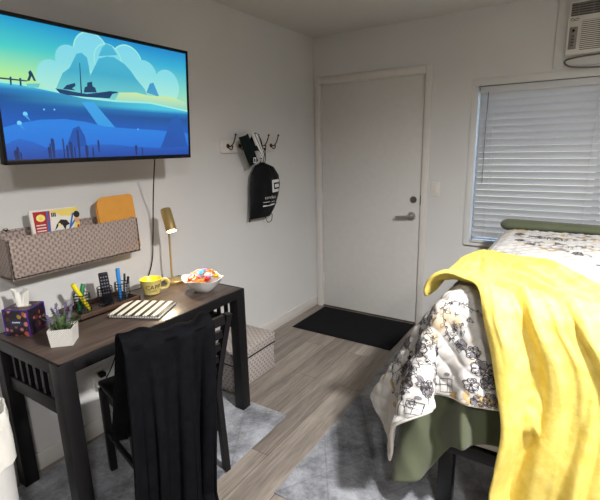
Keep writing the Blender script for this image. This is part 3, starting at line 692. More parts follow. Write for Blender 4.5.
# ------------------------------------------------------------------ coat rack
ck = thing('coat_rack', 'white wall mounted coat rack with five bronze hooks left of the door', 'coat rack', (0, -.95, 1.525))
b = MB(); b.box(0, .018, -1.236, -.655, 1.482, 1.568, .003); b.build('board', M['trim'], ck, world=True)
hy = [-1.176, -1.053, -.930, -.807, -.684]
for y in hy:
    b = MB(); b.lathe([(0, 0), (.014, 0), (.016, .003), (.012, .008), (0, .009)], (.018, y, 1.528), 16, Matrix.Rotation(R(90), 4, 'Y'))
    b.tube(bez([(.022, y, 1.528), (.045, y+.004, 1.527), (.066, y+.010, 1.552), (.082, y+.014, 1.596)], 7), .0042, 8)
    b.lathe([(0, -.008), (.006, -.006), (.0078, 0), (.006, .006), (0, .008)], (.083, y+.0145, 1.602), 12)
    b.tube(bez([(.022, y, 1.522), (.034, y+.002, 1.508), (.052, y+.004, 1.506), (.058, y+.005, 1.520)], 6), .0038, 8)
    b.lathe([(0, -.006), (.005, -.004), (.006, 0), (.005, .005), (0, .006)], (.058, y+.005, 1.524), 12)
    b.build('hook', M['bronze'], ck, world=True)

# ------------------------------------------------------------------ cap hanging on the rack
cp = thing('cap', 'dark green cap with white side stripes hanging on the coat rack', 'cap', (.075, -1.015, 1.50)); cp.scale = (1.12, 1.14, 1.10)
# crown: a folded half dome seen from its side
b = MB(); P = []
for j in range(13):
    v_ = j/12; row = []
    for i in range(25):
        u = 2*PI*i/24
        rr_ = sin(min(v_*1.12, 1)*PI/2)
        row.append((.02+.036*rr_*cos(u), .030+.062*rr_*sin(u)+.012*(1-v_), .108-.112*(v_**1.3)+.010*sin(u)*v_))
    P.append(row)
b.grid(P); b.build('crown', M['dark_green'], cp)
# visor: curved slab hanging down toward lower right
def slab(pts, thick, bulge, name, m, x0=.03):
    b = MB(); n_ = 9; L_ = []; 
    A, B, C_, D_ = [Vector((0, *q)) for q in pts]       # top-left, top-right, bottom-right, bottom-left in (y,z)
    F = []; K = []
    for j in range(n_):
        f_ = []; k_ = []
        for i in range(n_):
            u, v = i/(n_-1), j/(n_-1)
            p = (A*(1-u)+B*u)*(1-v)+(D_*(1-u)+C_*u)*v
            bx = bulge*(1-(2*u-1)**2)*(.5+.5*(1-(2*v-1)**2))
            f_.append(p+Vector((x0+bx, 0, 0))); k_.append(p+Vector((x0+bx-thick, 0, 0)))
        F.append(f_); K.append(k_)
    b.grid(F); b.grid([r[::-1] for r in K])
    for i in range(n_-1):
        for (a_, c_) in ((F[0], K[0]), (F[-1], K[-1])): b.add([a_[i], a_[i+1], c_[i+1], c_[i]], [(0, 1, 2, 3)])
        for q in (0, -1): b.add([F[i][q], F[i+1][q], K[i+1][q], K[i][q]], [(0, 1, 2, 3)])
    bmesh.ops.remove_doubles(b.bm, verts=b.bm.verts[:], dist=.0001)
    return b.build(name, m, cp)
slab([(-.118, .076), (-.040, .094), (.045, -.070), (-.030, -.102)], .012, .016, 'visor', M['dark_green'], .030)
stripe = MB(); stripe.bm.free()
k = NT('white band with dark stripes'); v = k.coord('UV'); spx = k.n('ShaderNodeSeparateXYZ'); k.l(v, spx.inputs[0])
st_ = k.math('PINGPONG', spx.outputs[0], .25); k.color(k.mix(k.math('LESS_THAN', st_, .07), lin((222, 222, 222)), lin((40, 46, 46)))); k.b.inputs['Roughness'].default_value = .7
so = slab([(-.040, .098), (.014, .096), (.064, -.030), (.046, -.068)], .012, .008, 'striped_band', k.m, .064)
uv = so.data.uv_layers.new(name='UVMap')
for lp_ in so.data.loops:
    c = so.data.vertices[lp_.vertex_index].co; t_ = (.096-c.z)/.15; uv.data[lp_.index].uv = ((c.y+.040-t_*.092)/(.056-.036*t_)+.22, t_)
b = MB()
def sq(y, z, w_, h_, x=.0): b.poly([(x, y-w_, z-h_), (x, y+w_, z-h_), (x, y+w_, z+h_), (x, y-w_, z+h_)])
for q in ((-.018, -.052, .014, .0035), (-.018, -.080, .014, .0035), (-.030, -.066, .0035, .016), (-.010, -.066, .0035, .011)): sq(*q, x=.056)
b.build('logo_patch', M['white_print'], cp, smooth=False)

# ------------------------------------------------------------------ drawstring bag
bg_ = thing('drawstring_bag', 'black drawstring bag with a white square logo hanging on the coat rack', 'bag', (.055, -.86, 1.20))
def bagx(y, z):   # thickness profile of the front in local coordinates
    yy = (y)/.15; zz = (z)/.215
    return .012+.050*max(0, 1-abs(yy)**2.2)**.6*max(0, 1-abs(zz)**2.6)**.6
L0 = [(-.165, -.20), (-.155, -.12), (-.145, -.03), (-.140, .06), (-.122, .13), (-.075, .185), (-.01, .205)]
R0 = [(.085, -.205), (.150, -.14), (.200, -.05), (.222, .03), (.212, .10), (.150, .165), (-.01+.03, .207)]
def crv(T, v):
    x = v*(len(T)-1); i = min(int(x), len(T)-2); f = x-i; return T[i][0]*(1-f)+T[i+1][0]*f, T[i][1]*(1-f)+T[i+1][1]*f
def bagp(u, v, sgn):
    a0 = crv(L0, v); a1 = crv(R0, v); y = a0[0]*(1-u)+a1[0]*u; z = a0[1]*(1-u)+a1[1]*u
    th = (sin(PI*min(max(u, 0), 1))**.55)*(sin(PI*min(max(.04+v*.93, 0), 1))**.5)
    wr = .0035*sin(22*u+5*v)*(v**2+.25)+.003*sin(9*u-14*v)
    x = (.046*th+wr*th) if sgn > 0 else -.030*th
    return Vector((x, y, z))
for sgn, nm in ((1, 'front'), (-1, 'back')): pass
b = MB(); N1, N2 = 28, 30
b.grid([[bagp(i/N1, j/N2, 1) for i in range(N1+1)] for j in range(N2+1)]); b.grid([[bagp(i/N1, j/N2, -1) for i in range(N1, -1, -1)] for j in range(N2+1)])
bmesh.ops.remove_doubles(b.bm, verts=b.bm.verts[:], dist=.0005); b.build('bag_body', M['bag_black'], bg_)
b = MB()
def bagflat(y, z):
    # nearest front point for label coordinates
    best = None
    for j in range(0, 31):
        for i in range(0, 29):
            p = bagp(i/28, j/30, 1); d = (p.y-y)**2+(p.z-z)**2
            if best is None or d < best[0]: best = (d, p.x)
    return best[1]
def lab(polys):
    for pl in polys:
        m_ = len(pl); b.poly([(bagflat(y, z)+.0035, y, z) for y, z in pl])
def rect(y0, y1, z0, z1): return [(y0, z0), ((y0+y1)/2, z0), (y1, z0), (y1, z1), ((y0+y1)/2, z1), (y0, z1)]
# square C shaped emblem
lab([rect(.062, .090, -.022, .072), rect(.090, .172, .050, .072), rect(.090, .165, -.022, .0), rect(.104, .165, .012, .038)])
vs, fs = text_mesh('corrilour', .036); wd = max(v[0] for v in vs)
b.add([(bagflat(-.025+x*1.1, -.065+y-x*.03)+.0035, -.025+x*1.1, -.065+y-x*.03) for x, y, z in vs], fs)
lab([rect(-.045, .03, -.090, -.086), rect(.055, .11, -.094, -.090)]); lab([rect(-.05, .11, -.120, -.110)])
b.build('printed_logo', M['white_print'], bg_, smooth=False)
b = MB(); hk = Vector((.050, -.803, 1.512))-Vector(bg_.location)
cords = [[(.004, q[0], q[1]), (.0, (q[0]+hk.y)/2+q[0]*.25, (q[1]+hk.z)/2-.02), (hk.x, hk.y, hk.z)] for q in ((-.03, .19), (.035, .20))]
cords += [[(.002, .02, .2), (.006, .035, .26), (hk.x+.004, hk.y+.008, hk.z-.004)], [(.0, -.165, -.19), (.0, -.168, -.22), (.002, -.160, -.195)],
          [(.0, .02, -.195), (.002, .045, -.25), (.002, .095, -.245), (.004, .105, -.20), (.0, .085, -.18)], [(.0, .12, -.13), (.004, .15, -.12), (.004, .168, -.115)]]
for c_ in cords:
    b = MB(); b.tube(bez(c_, 8), .0028, 6); b.build('drawstring', M['bag_black'], bg_)

# ------------------------------------------------------------------ switch, outlet
sw_ = thing('light_switch', 'white light switch plate on the wall right of the door', 'switch', (1.110, 0, 1.162))
b = MB(); b.box(-.035, .035, -.006, 0, -.057, .057, .003); b.build('plate', M['white_plastic'], sw_)
b = MB(); b.box(-.016, .016, -.010, -.005, -.033, .033, .002); b.build('rocker', M['trim'], sw_)
ot = thing('wall_outlet', 'white wall outlet with plugs below the desk on the left wall', 'outlet', (0, -2.298, .322))
b = MB(); b.box(0, .006, -.036, .036, -.058, .058, .003); b.build('plate', M['white_plastic'], ot)
for z in (-.02, .022):
    b = MB(); b.box(.005, .009, -.017, .017, z-.014, z+.014, .003); b.build('socket', M['white_plastic'], ot)
pg = thing('power_adapter', 'white cube power adapter plugged into the outlet under the desk', 'power adapter', (.009, -2.305, .30))
b = MB(); b.box(0, .034, -.018, .018, -.024, .020, .004); b.build('adapter_body', M['white_plastic'], pg)
wc = bez([(.045, -2.305, .285), (.05, -2.29, .24), (.03, -2.24, .19), (.022, -2.15, .15), (.02, -2.02, .13)], 8)
b = MB(); b.tube(wc, .0022, 6); b.build('cable', M['white_plastic'], pg, world=True)
pb = thing('plug', 'black plug of the television cord in the outlet under the desk', 'plug', (.009, -2.288, .343))
b = MB(); b.box(0, .032, -.014, .020, -.012, .014, .005); b.build('plug_body', M['black_plastic'], pb)
# ------------------------------------------------------------------ chair with blanket
CH = (.556, -2.324, .0148); CR = R(165.5)
ch = thing('dining_chair', 'black ladder back wooden chair pushed up to the desk', 'chair', CH, CR)
def postx(z): return -.20+.035*min(z/.42, 1) if z < .42 else -.165-.130*((z-.42)/.40)**1.15
for sy in (-1, 1):
    b = MB(); P = []
    for i in range(13):
        z = .82*i/12; x = postx(z); hw = .017; P.append([(x-hw, sy*.2-.013, z), (x+hw, sy*.2-.013, z), (x+hw, sy*.2+.013, z), (x-hw, sy*.2+.013, z)])
    b.grid(P, wrap=True); b.poly(P[0][::-1]); b.poly(P[-1]); b.build('back_post', M['black_wood'], ch, angle=30)
    b = MB(); b.box(.168, .200, sy*.195-.016, sy*.195+.016, 0, .435, .003); b.build('leg', M['black_wood'], ch)
for z, h_ in ((.795, .040), (.722, .032), (.655, .032), (.588, .032), (.522, .030)):
    b = MB(); P = []
    for i in range(9):
        y = -.195+.39*i/8; x = postx(z)-.022*(1-(2*i/8-1)**2)*.8
        P.append([(x-.008, y, z-h_/2), (x+.008, y, z-h_/2), (x+.008, y, z+h_/2), (x-.008, y, z+h_/2)])
    b.grid(P, wrap=True); b.build('ladder_slat', M['black_wood'], ch, angle=30)
b = MB(); b.box(-.178, .215, -.205, .205, .435, .462, .010, 3); b.build('seat', M['black_wood'], ch)
b = MB(); b.box(-.16, .19, -.19, -.172, .375, .436); b.box(-.16, .19, .172, .19, .375, .436); b.box(.165, .185, -.18, .18, .375, .436); b.build('seat_frame', M['black_wood'], ch)
for sy in (-1, 1):
    b = MB(); b.box(-.17, .18, sy*.197-.008, sy*.197+.008, .19, .215); b.build('stretcher', M['black_wood'], ch)
# blanket draped over the chair back
bk = MB(); NU, NV = 110, 120; YA, YW = -.110, .362
P = []
for j in range(NV+1):
    s = j/NV; row = []
    for i in range(NU+1):
        u = i/NU
        w1 = sin(2*PI*(3.1*u+.12)+.6*sin(5*u)); w2 = sin(2*PI*(9.5*u+.3)); w3 = sin(2*PI*(2.0*u+.4))
        wob = .012*sin(7*u+1.7)+.006*sin(17*u)
        TOPX, TOPZ = -.293, .806
        if s < .22:      # hanging on the seat side
            t = s/.22; z = .40+(TOPZ-.40)*t; dep = 1-t
            X = TOPX+.036+(.010+.022*dep)*w1*.7+.09*dep; Y = YA+YW*u*(1+.10*dep)+.012*w2*dep
            z += .02*sin(6*u)*(1-t)
        elif s < .30:    # over the top rail
            t = (s-.22)/.08; a = PI*t; X = TOPX+.038*cos(a)+.007*w1; z = TOPZ+.022*sin(a)+wob*sin(a)+.006*w1*sin(a)+.03*u*sin(a); Y = YA+YW*u
        else:            # long side down to the floor
            t = (s-.30)/.70; z = TOPZ*(1-t)+.012*t; amp = .007+.016*min(t*2.2, 1)
            X = TOPX-.038-amp*w1-.006*w2*t-.016*w3*t-.02*sin(PI*t)*u
            Y = YA+YW*u*(1-.04*t)+.010*w2*t+.012*w3*t+.05*t+.022*sin(2*PI*(2.1*u))*t
            if t > .93: X -= .03*(t-.93)/.07
        row.append((X, Y, z))
    P.append(row)
bk.grid(P)
bo = bk.build('throw_blanket', M['black_plush'], None)
bo.location = CH; bo.rotation_euler = (0, 0, CR)
tag(bo, 'black plush blanket draped over the chair back down to the floor', 'blanket')
md = bo.modifiers.new('s', 'SOLIDIFY'); md.thickness = .012; md.offset = 0
md = bo.modifiers.new('s2', 'SUBSURF'); md.levels = 1; md.render_levels = 1

# ------------------------------------------------------------------ floor coverings
def rug(name, label, cat, x0, x1, y0, y1, th, m, skew=0.0, nx=90, ny=90, wav=.0012):
    b = MB(); rr = random.Random(3)
    top = []
    for j in range(ny+1):
        row = []
        for i in range(nx+1):
            x = x0+(x1-x0)*i/nx; y = y0+(y1-y0)*j/ny
            edge = min(i, nx-i, j, ny-j)
            x2 = x+skew*(y-y0)+(wav*sin(y*23)+wav*.6*sin(y*61) if i in (0, nx) else 0); y2 = y+(wav*sin(x*27)+wav*.5*sin(x*57) if j in (0, ny) else 0)
            z = th*(.55 if edge == 0 else .9 if edge == 1 else 1)+(rr.uniform(-1, 1)*th*.10 if edge > 0 else 0)
            row.append((x2, y2, z))
        top.append(row)
    b.grid(top)
    ring = [top[0][i] for i in range(nx+1)]+[top[j][nx] for j in range(1, ny+1)]+[top[ny][i] for i in range(nx-1, -1, -1)]+[top[j][0] for j in range(ny-1, 0, -1)]
    n_ = len(ring)
    b.add([p for p in ring]+[(p[0], p[1], .0005) for p in ring], [(i, (i+1) % n_, n_+(i+1) % n_, n_+i) for i in range(n_)]+[tuple(range(n_, 2*n_))])
    o = b.build(name, m, None); return tag(o, label, cat)
rug('area_rug', 'silver grey faux fur rug under the desk and chair', 'rug', .06, .822, -3.6, -1.668, .0128, M['rug'], skew=-.015)
rug('area_rug', 'large silver grey faux fur rug reaching under the bed', 'rug', 1.075, 2.70, -2.172, -.15, .0128, M['rug'], skew=-.018)
rug('door_mat', 'black ribbed mat on the floor in front of the white door', 'mat', .105, .995, -.585, -.022, .008, M['mat'], nx=20, ny=20, wav=0)

# ------------------------------------------------------------------ storage trunk
sb = thing('storage_basket', 'grey woven lidded storage basket on the floor behind the far desk leg', 'basket', (.215, -1.44, 0))
TX0, TX1, TY0, TY1 = .022, .398, -1.655, -1.222
b = MB(); b.box(TX0+.006, TX1-.006, TY0+.006, TY1-.006, 0, .205, .012, 3); o = b.build('basket_body', M['trunk'], sb, world=True); uv_box(o)
b = MB(); b.box(TX0, TX1, TY0, TY1, .196, .268, .010, 3); o = b.build('lid', M['trunk'], sb, world=True); uv_box(o)
b = MB(); b.box(TX0+.002, TX1-.002, TY0+.002, TY1-.002, .190, .197, .002); b.build('lid_lining', M['black_plastic'], sb, world=True)

# ------------------------------------------------------------------ air conditioner set in its wall panel
b = MB(); b.box(1.838, 3.0, -.016, .004, 1.975, 2.419, .003); o = struct('trim_2', b, M['wall'])
ac = thing('air_conditioner', 'white window air conditioner mounted high on the wall above the blinds', 'air conditioner', (2.13, -.045, 2.05))
AX0, AX1, AZ0, AZ1 = 1.900, 2.370, 2.040, 2.350
b = MB(); b.box(AX0, AX1, -.060, .0, AZ0, AZ1, .008, 3); b.build('case', M['white_plastic'], ac, world=True)
b = MB(); b.box(AX0+.012, AX1-.012, -.064, -.058, 2.262, 2.335, .002); vt = b.build('outlet_recess', mk('ac_dark', (78, 74, 70), .6), ac, world=True)
for i in range(5):
    b = MB(); z = 2.270+i*.0140; b.box(AX0+.014, AX1-.014, -.072, -.063, z, z+.005); b.build('louver', mk('ac_lou', (132, 128, 122), .5) if i == 0 else M['ac_lou'], ac, world=True)
for i in range(6):
    b = MB(); x = AX0+.05+i*.075; b.box(x, x+.004, -.070, -.064, 2.264, 2.333); b.build('vane', M['ac_lou'], ac, world=True)
b = MB(); b.box(AX0+.075, AX1-.014, -.063, -.058, 2.062, 2.232, .002); b.build('intake_recess', M['ac_dark'], ac, world=True)
for i in range(15):
    b = MB(); z = 2.066+i*.0112; b.box(AX0+.075, AX1-.014, -.069, -.0625, z, z+.0058); b.build('grille_bar', M['white_plastic'], ac, world=True)
b = MB(); b.box(AX0+.012, AX0+.056, -.065, -.058, 2.070, 2.200, .004); b.build('control_panel', mk('ac_panel', (128, 124, 120), .5), ac, world=True)
b = MB(); b.lathe([(0, 0), (.008, 0), (.007, .006), (0, .007)], (AX0+.034, -.064, 2.178), 14, Matrix.Rotation(R(90), 4, 'X')); b.build('knob', M['black_plastic'], ac, world=True)
for i in range(4):
    b = MB(); b.box(AX0+.026, AX0+.042, -.068, -.064, 2.088+i*.018, 2.096+i*.018, .001); b.build('button', M['ac_dark'], ac, world=True)
b = MB(); b.tube([(AX0+.012, -.0615, 2.243), (AX0+.022, -.0615, 2.249), (AX0+.034, -.0615, 2.241), (AX0+.046, -.0615, 2.249), (AX0+.058, -.0615, 2.243)], .0022, 5)
b.tube([(AX0+.014, -.0615, 2.236), (AX0+.056, -.0615, 2.236)], .0016, 5); b.build('emblem', M['ac_dark'], ac, world=True)
b = MB(); b.tube(bez([(2.34, -.03, 2.042), (2.20, -.032, 2.035), (2.06, -.034, 2.03), (1.95, -.034, 2.022), (1.905, -.034, 2.010), (1.912, -.034, 1.985), (1.96, -.034, 1.966), (2.08, -.034, 1.955), (2.28, -.034, 1.958), (2.5, -.03, 1.975)], 8), .0055, 8)
b.build('power_cable', mk('cable_grey', (96, 90, 82), .5), ac, world=True)

# ------------------------------------------------------------------ bed
bd = thing('bed', 'bed with black metal frame standing on the grey rug by the window', 'bed', (2.64, -1.10, .0148))
BX = (1.700, 3.58); BY = (-1.860, -.34)
b = MB()
for (x0, x1, y0, y1) in ((BX[0], BX[1], BY[0]+.002, BY[0]+.04), (BX[0], BX[1], BY[1]-.04, BY[1]), (BX[0], BX[0]+.04, BY[0], BY[1]), (BX[1]-.04, BX[1], BY[0], BY[1])): b.box(x0, x1, y0, y1, .275, .330, .004)
b.build('frame_rail', M['black_metal'], bd, world=True)
for x in (BX[0]+.003, 2.60, BX[1]-.063):
    for y in (BY[0]+.003, BY[1]-.063):
        b = MB(); b.box(x, x+.06, y, y+.06, .0148, .335, .004); b.build('leg', M['black_metal'], bd, world=True)
b = MB(); b.box(BX[0]+.012, BX[1]-.012, BY[0]+.012, BY[1]-.012, .330, .60, .02, 3); b.build('box_spring', M['mattress'], bd, world=True)
b = MB(); b.box(BX[0]+.004, BX[1]-.004, BY[0]+.004, BY[1]-.004, .60, .932, .05, 4); b.build('mattress', M['mattress'], bd, world=True)

def dec(rows):
    """rows of running millimetre steps: x, y and z of each point along a row"""
    return np.cumsum(np.array(rows, dtype=float).reshape(len(rows), -1, 3), axis=1)/1000
SHEET = dec([
[1505,-1796,56,-12,-45,-21,27,-48,28,21,-50,41,29,-44,41,82,14,33,26,63,19,64,32,102,39,-62,66,42,-57,41,22,63,-10,51,43,-6,68,8,0,69,3,0,68,0,-1,69,1,0,69,0,0,68,1,0,69,0,0,69,0,0,68,0,0,69,0,0,69,0,0,68,0,0,69,0,0,69,2,0,68,-2,0,69,0,0,69,0,0,68,0,0,69,0,0],
[1554,-1793,104,-41,-8,41,-5,-48,-27,26,-48,40,17,-51,42,62,-22,37,60,48,26,39,54,60,48,-59,81,55,-52,68,24,63,-10,57,35,-4,68,6,0,69,0,0,68,0,-1,69,0,0,69,1,0,68,0,0,69,0,0,69,0,0,68,0,0,69,0,0,69,0,0,68,0,0,69,0,0,69,1,0,68,-1,0,69,0,0,69,0,0,68,0,0,69,0,0],
[1587,-1836,80,-25,32,103,-41,-3,48,2,-50,-19,20,-50,42,37,-44,41,84,15,43,23,65,32,66,-41,99,54,-53,69,27,62,-9,61,27,-3,69,2,0,69,0,0,68,-1,-1,69,0,0,69,1,0,68,0,0,69,0,0,69,0,0,68,0,0,69,0,0,69,0,0,68,0,0,69,0,0,69,1,0,68,-1,0,69,0,0,69,0,0,68,0,0,69,0,0],
[1582,-1890,99,8,40,57,-19,36,107,-40,-1,53,12,-51,-4,28,-50,58,66,-24,51,43,54,30,75,-6,94,43,-58,57,32,60,-7,66,17,-1,68,-1,0,69,0,0,68,-1,-1,69,0,0,69,1,0,68,0,0,69,0,0,69,0,0,68,0,0,69,0,0,69,0,0,68,0,0,69,0,0,69,1,0,68,-1,0,69,0,0,69,0,0,68,0,0,69,0,0],
[1568,-1942,140,4,40,55,14,38,55,0,39,97,-31,2,72,17,-52,25,37,-45,56,76,18,44,60,25,67,42,-59,50,41,56,1,68,6,0,68,1,0,69,-1,0,68,0,0,69,-1,-1,69,1,0,68,0,0,69,0,0,69,0,0,68,0,0,69,0,0,69,0,0,68,0,0,69,0,0,69,0,0,68,0,0,69,0,0,69,0,0,68,0,0,69,0,0],
[1630,-1959,174,-38,9,60,-14,34,58,17,38,74,13,41,91,-28,5,78,23,-51,41,61,-24,50,64,38,52,49,-51,46,50,47,6,69,-3,0,68,3,0,69,-1,0,69,0,0,68,-1,-1,69,1,0,68,0,0,69,0,0,69,0,0,68,0,0,69,0,0,69,0,0,68,0,0,69,0,0,69,0,0,68,0,0,69,0,0,69,0,0,68,0,0,69,0,0],
[1654,-1896,187,0,-10,68,-3,-11,76,-20,-2,87,-20,26,79,15,39,78,-19,12,81,34,-48,51,69,20,43,58,-35,42,60,33,6,68,-4,0,68,4,0,69,-2,0,69,1,0,68,-2,0,69,1,0,68,0,0,69,0,0,69,0,0,68,0,0,69,0,0,69,0,0,68,0,0,69,0,0,69,0,0,68,0,0,69,0,0,69,0,0,68,0,0,69,0,0],
[1636,-1830,225,7,-9,55,-6,-11,62,24,-9,94,14,-11,93,-4,-10,91,-20,10,85,-12,19,78,59,-28,48,63,-9,32,67,13,3,68,0,0,69,3,0,68,-2,0,69,0,0,68,0,0,69,0,0,68,0,0,69,0,0,69,0,0,68,0,0,69,0,0,69,0,0,68,0,0,69,0,0,69,0,0,68,0,0,69,0,0,69,0,0,68,0,0,69,0,0],
[1561,-1796,281,9,-2,64,18,-10,63,18,-7,77,21,-7,80,21,-6,84,14,-11,83,27,-1,90,1,-12,85,68,-3,21,69,3,1,69,0,0,68,0,0,69,0,0,68,0,0,69,0,0,69,0,0,68,0,0,69,0,0,69,0,0,68,0,0,69,0,0,69,0,0,68,0,0,69,0,0,69,0,0,68,0,0,69,0,0,69,0,0,68,0,0,69,0,0],
[1547,-1757,345,10,-6,59,19,-6,64,16,-4,70,15,-2,75,15,-3,75,22,-3,76,28,-3,76,23,-2,77,61,-3,32,70,1,-1,69,0,0,69,0,-1,69,0,0,68,0,0,69,0,1,69,0,0,68,0,0,69,0,0,69,0,0,68,0,0,69,0,0,69,0,0,68,0,0,69,0,0,69,0,0,68,0,0,69,0,0,69,0,0,68,0,0,69,0,0],
[1612,-1719,353,7,-1,70,13,0,71,12,0,71,9,1,71,9,0,71,8,1,71,7,0,71,19,-1,68,62,-1,31,69,0,-2,68,0,0,69,0,0,69,0,0,68,0,0,69,0,0,69,0,0,68,0,0,69,0,0,69,0,0,68,0,0,69,0,0,69,0,0,68,0,0,69,0,0,69,0,0,68,0,0,69,0,0,69,0,0,68,0,0,69,0,0],
[1631,-1652,356,2,0,69,8,0,70,8,0,71,8,1,71,7,0,71,7,0,70,7,0,71,19,0,69,61,-1,30,69,0,-2,68,0,0,69,0,0,69,0,0,68,0,0,69,0,0,69,0,0,68,0,0,69,0,0,69,0,0,68,0,0,69,0,0,69,0,0,68,0,0,69,0,0,69,0,0,68,0,0,69,0,0,69,0,0,68,0,0,69,0,0],
[1636,-1584,357,0,0,69,5,0,71,6,0,70,7,0,70,8,0,71,8,0,71,9,0,70,18,0,69,61,0,30,69,0,-2,68,0,0,69,0,0,69,0,0,68,0,0,69,0,0,69,0,0,68,0,0,69,0,0,69,0,0,68,0,0,69,0,0,69,0,0,68,0,0,69,0,0,69,0,0,68,0,0,69,0,0,69,0,0,68,0,0,69,0,0],
[1644,-1516,359,1,0,69,6,0,71,8,0,70,6,0,70,6,0,70,5,0,70,4,0,70,18,0,69,60,0,30,69,0,-2,68,0,0,69,0,0,69,0,0,68,0,0,69,0,0,69,0,0,68,0,0,69,0,0,69,0,0,68,0,0,69,0,0,69,0,0,68,0,0,69,0,0,69,0,0,68,0,0,69,0,0,69,0,0,68,0,0,69,0,0],
[1654,-1448,362,2,0,69,6,0,69,4,0,70,4,0,70,3,0,70,4,0,70,5,0,69,16,0,69,60,0,30,69,0,-2,68,0,0,69,0,0,69,0,0,68,0,0,69,0,0,69,0,0,68,0,0,69,0,0,69,0,0,68,0,0,69,0,0,69,0,0,68,0,0,69,0,0,69,0,0,68,0,0,69,0,0,69,0,0,68,0,0,69,0,0],
[1664,-1380,364,1,0,69,4,0,69,3,0,70,4,0,69,3,0,70,3,0,69,3,0,70,13,0,68,60,0,30,69,0,-2,68,0,0,69,0,0,69,0,0,68,0,0,69,0,0,69,0,0,68,0,0,69,0,0,69,0,0,68,0,0,69,0,0,69,0,0,68,0,0,69,0,0,69,0,0,68,0,0,69,0,0,69,0,0,68,0,0,69,0,0],
[1673,-1312,366,1,0,69,2,0,69,2,0,69,2,0,69,2,0,70,2,0,69,2,0,69,12,0,68,60,0,30,69,0,-2,68,0,0,69,0,0,69,0,0,68,0,0,69,0,0,69,0,0,68,0,0,69,0,0,69,0,0,68,0,0,69,0,0,69,0,0,68,0,0,69,0,0,69,0,0,68,0,0,69,0,0,69,0,0,68,0,0,69,0,0],
[1682,-1244,368,0,0,69,1,0,69,1,0,69,1,0,69,1,0,69,0,0,68,1,0,69,11,0,68,60,0,30,69,0,-2,68,0,0,69,0,0,69,0,0,68,0,0,69,0,0,69,0,0,68,0,0,69,0,0,69,0,0,68,0,0,69,0,0,69,0,0,68,0,0,69,0,0,69,0,0,68,0,0,69,0,0,69,0,0,68,0,0,69,0,0],
[1687,-1176,370,0,0,68,1,0,69,0,0,69,0,0,68,0,0,69,0,0,69,0,0,69,10,0,67,60,0,30,69,0,-2,68,0,0,69,0,0,69,0,0,68,0,0,69,0,0,69,0,0,68,0,0,69,0,0,69,0,0,68,0,0,69,0,0,69,0,0,68,0,0,69,0,0,69,0,0,68,0,0,69,0,0,69,0,0,68,0,0,69,0,0],
[1687,-1108,370,1,0,68,0,0,69,0,0,69,0,0,68,0,0,69,0,0,69,0,0,69,10,0,67,60,0,30,69,0,-2,68,0,0,69,0,0,69,0,0,68,0,0,69,0,0,69,0,0,68,0,0,69,0,0,69,0,0,68,0,0,69,0,0,69,0,0,68,0,0,69,0,0,69,0,0,68,0,0,69,0,0,69,0,0,68,0,0,69,0,0],
[1688,-1040,370,0,0,68,0,0,69,0,0,69,0,0,68,0,0,69,0,0,69,0,0,69,10,0,67,60,0,30,69,0,-2,68,0,0,69,0,0,69,0,0,68,0,0,69,0,0,69,0,0,68,0,0,69,0,0,69,0,0,68,0,0,69,0,0,69,0,0,68,0,0,69,0,0,69,0,0,68,0,0,69,0,0,69,0,0,68,0,0,69,0,0],
[1688,-972,370,0,0,68,0,0,69,0,0,69,0,0,68,0,0,69,0,0,69,0,0,68,10,0,68,60,0,30,69,0,-2,68,0,0,69,0,0,69,0,0,68,0,0,69,0,0,69,0,0,68,0,0,69,0,0,69,0,0,68,0,0,69,0,0,69,0,0,68,0,0,69,0,0,69,0,0,68,0,0,69,0,0,69,0,0,68,0,0,69,0,0],
[1688,-904,370,0,0,68,0,0,69,0,0,69,0,0,68,0,0,69,0,0,69,0,0,68,10,0,68,60,0,30,69,0,-2,68,0,0,69,0,0,69,0,0,68,0,0,69,0,0,69,0,0,68,0,0,69,0,0,69,0,0,68,0,0,69,0,0,69,0,0,68,0,0,69,0,0,69,0,0,68,0,0,69,0,0,69,0,0,68,0,0,69,0,0],
[1688,-836,370,0,0,68,0,0,69,0,0,69,0,0,68,0,0,69,0,0,69,0,0,68,10,0,68,60,0,30,69,0,-2,68,0,0,69,0,0,69,0,0,68,0,0,69,0,0,69,0,0,68,0,0,69,0,0,69,0,0,68,0,0,69,0,0,69,0,0,68,0,0,69,0,0,69,0,0,68,0,0,69,0,0,69,0,0,68,0,0,69,0,0],
[1688,-768,369,0,0,69,0,0,69,0,0,69,0,0,68,0,0,69,0,0,69,0,0,68,10,0,68,60,0,30,69,0,-2,68,0,0,69,0,0,69,0,0,68,0,0,69,0,0,69,0,0,68,0,0,69,0,0,69,0,0,68,0,0,69,0,0,69,0,0,68,0,0,69,0,0,69,0,0,68,0,0,69,0,0,69,0,0,68,0,0,69,0,0],
[1688,-700,369,0,0,69,0,0,69,0,0,68,0,0,69,0,0,69,0,0,69,0,0,68,10,0,68,60,0,30,69,0,-2,68,0,0,69,0,0,69,0,0,68,0,0,69,0,0,69,0,0,68,0,0,69,0,0,69,0,0,68,0,0,69,0,0,69,0,0,68,0,0,69,0,0,69,0,0,68,0,0,69,0,0,69,0,0,68,0,0,69,0,0],
[1687,-632,369,1,0,69,0,0,69,0,0,68,0,0,69,0,0,69,0,0,69,0,0,68,10,0,68,60,0,30,69,0,-2,68,0,0,69,0,0,69,0,0,68,0,0,69,0,0,69,0,0,68,0,0,69,0,0,69,0,0,68,0,0,69,0,0,69,0,0,68,0,0,69,0,0,69,0,0,68,0,0,69,0,0,69,0,0,68,0,0,69,0,0],
[1688,-564,369,0,0,69,0,0,69,0,0,68,0,0,69,0,0,69,0,0,69,0,0,68,10,0,68,60,0,30,69,0,-2,68,0,0,69,0,0,69,0,0,68,0,0,69,0,0,69,0,0,68,0,0,69,0,0,69,0,0,68,0,0,69,0,0,69,0,0,68,0,0,69,0,0,69,0,0,68,0,0,69,0,0,69,0,0,68,0,0,69,0,0],
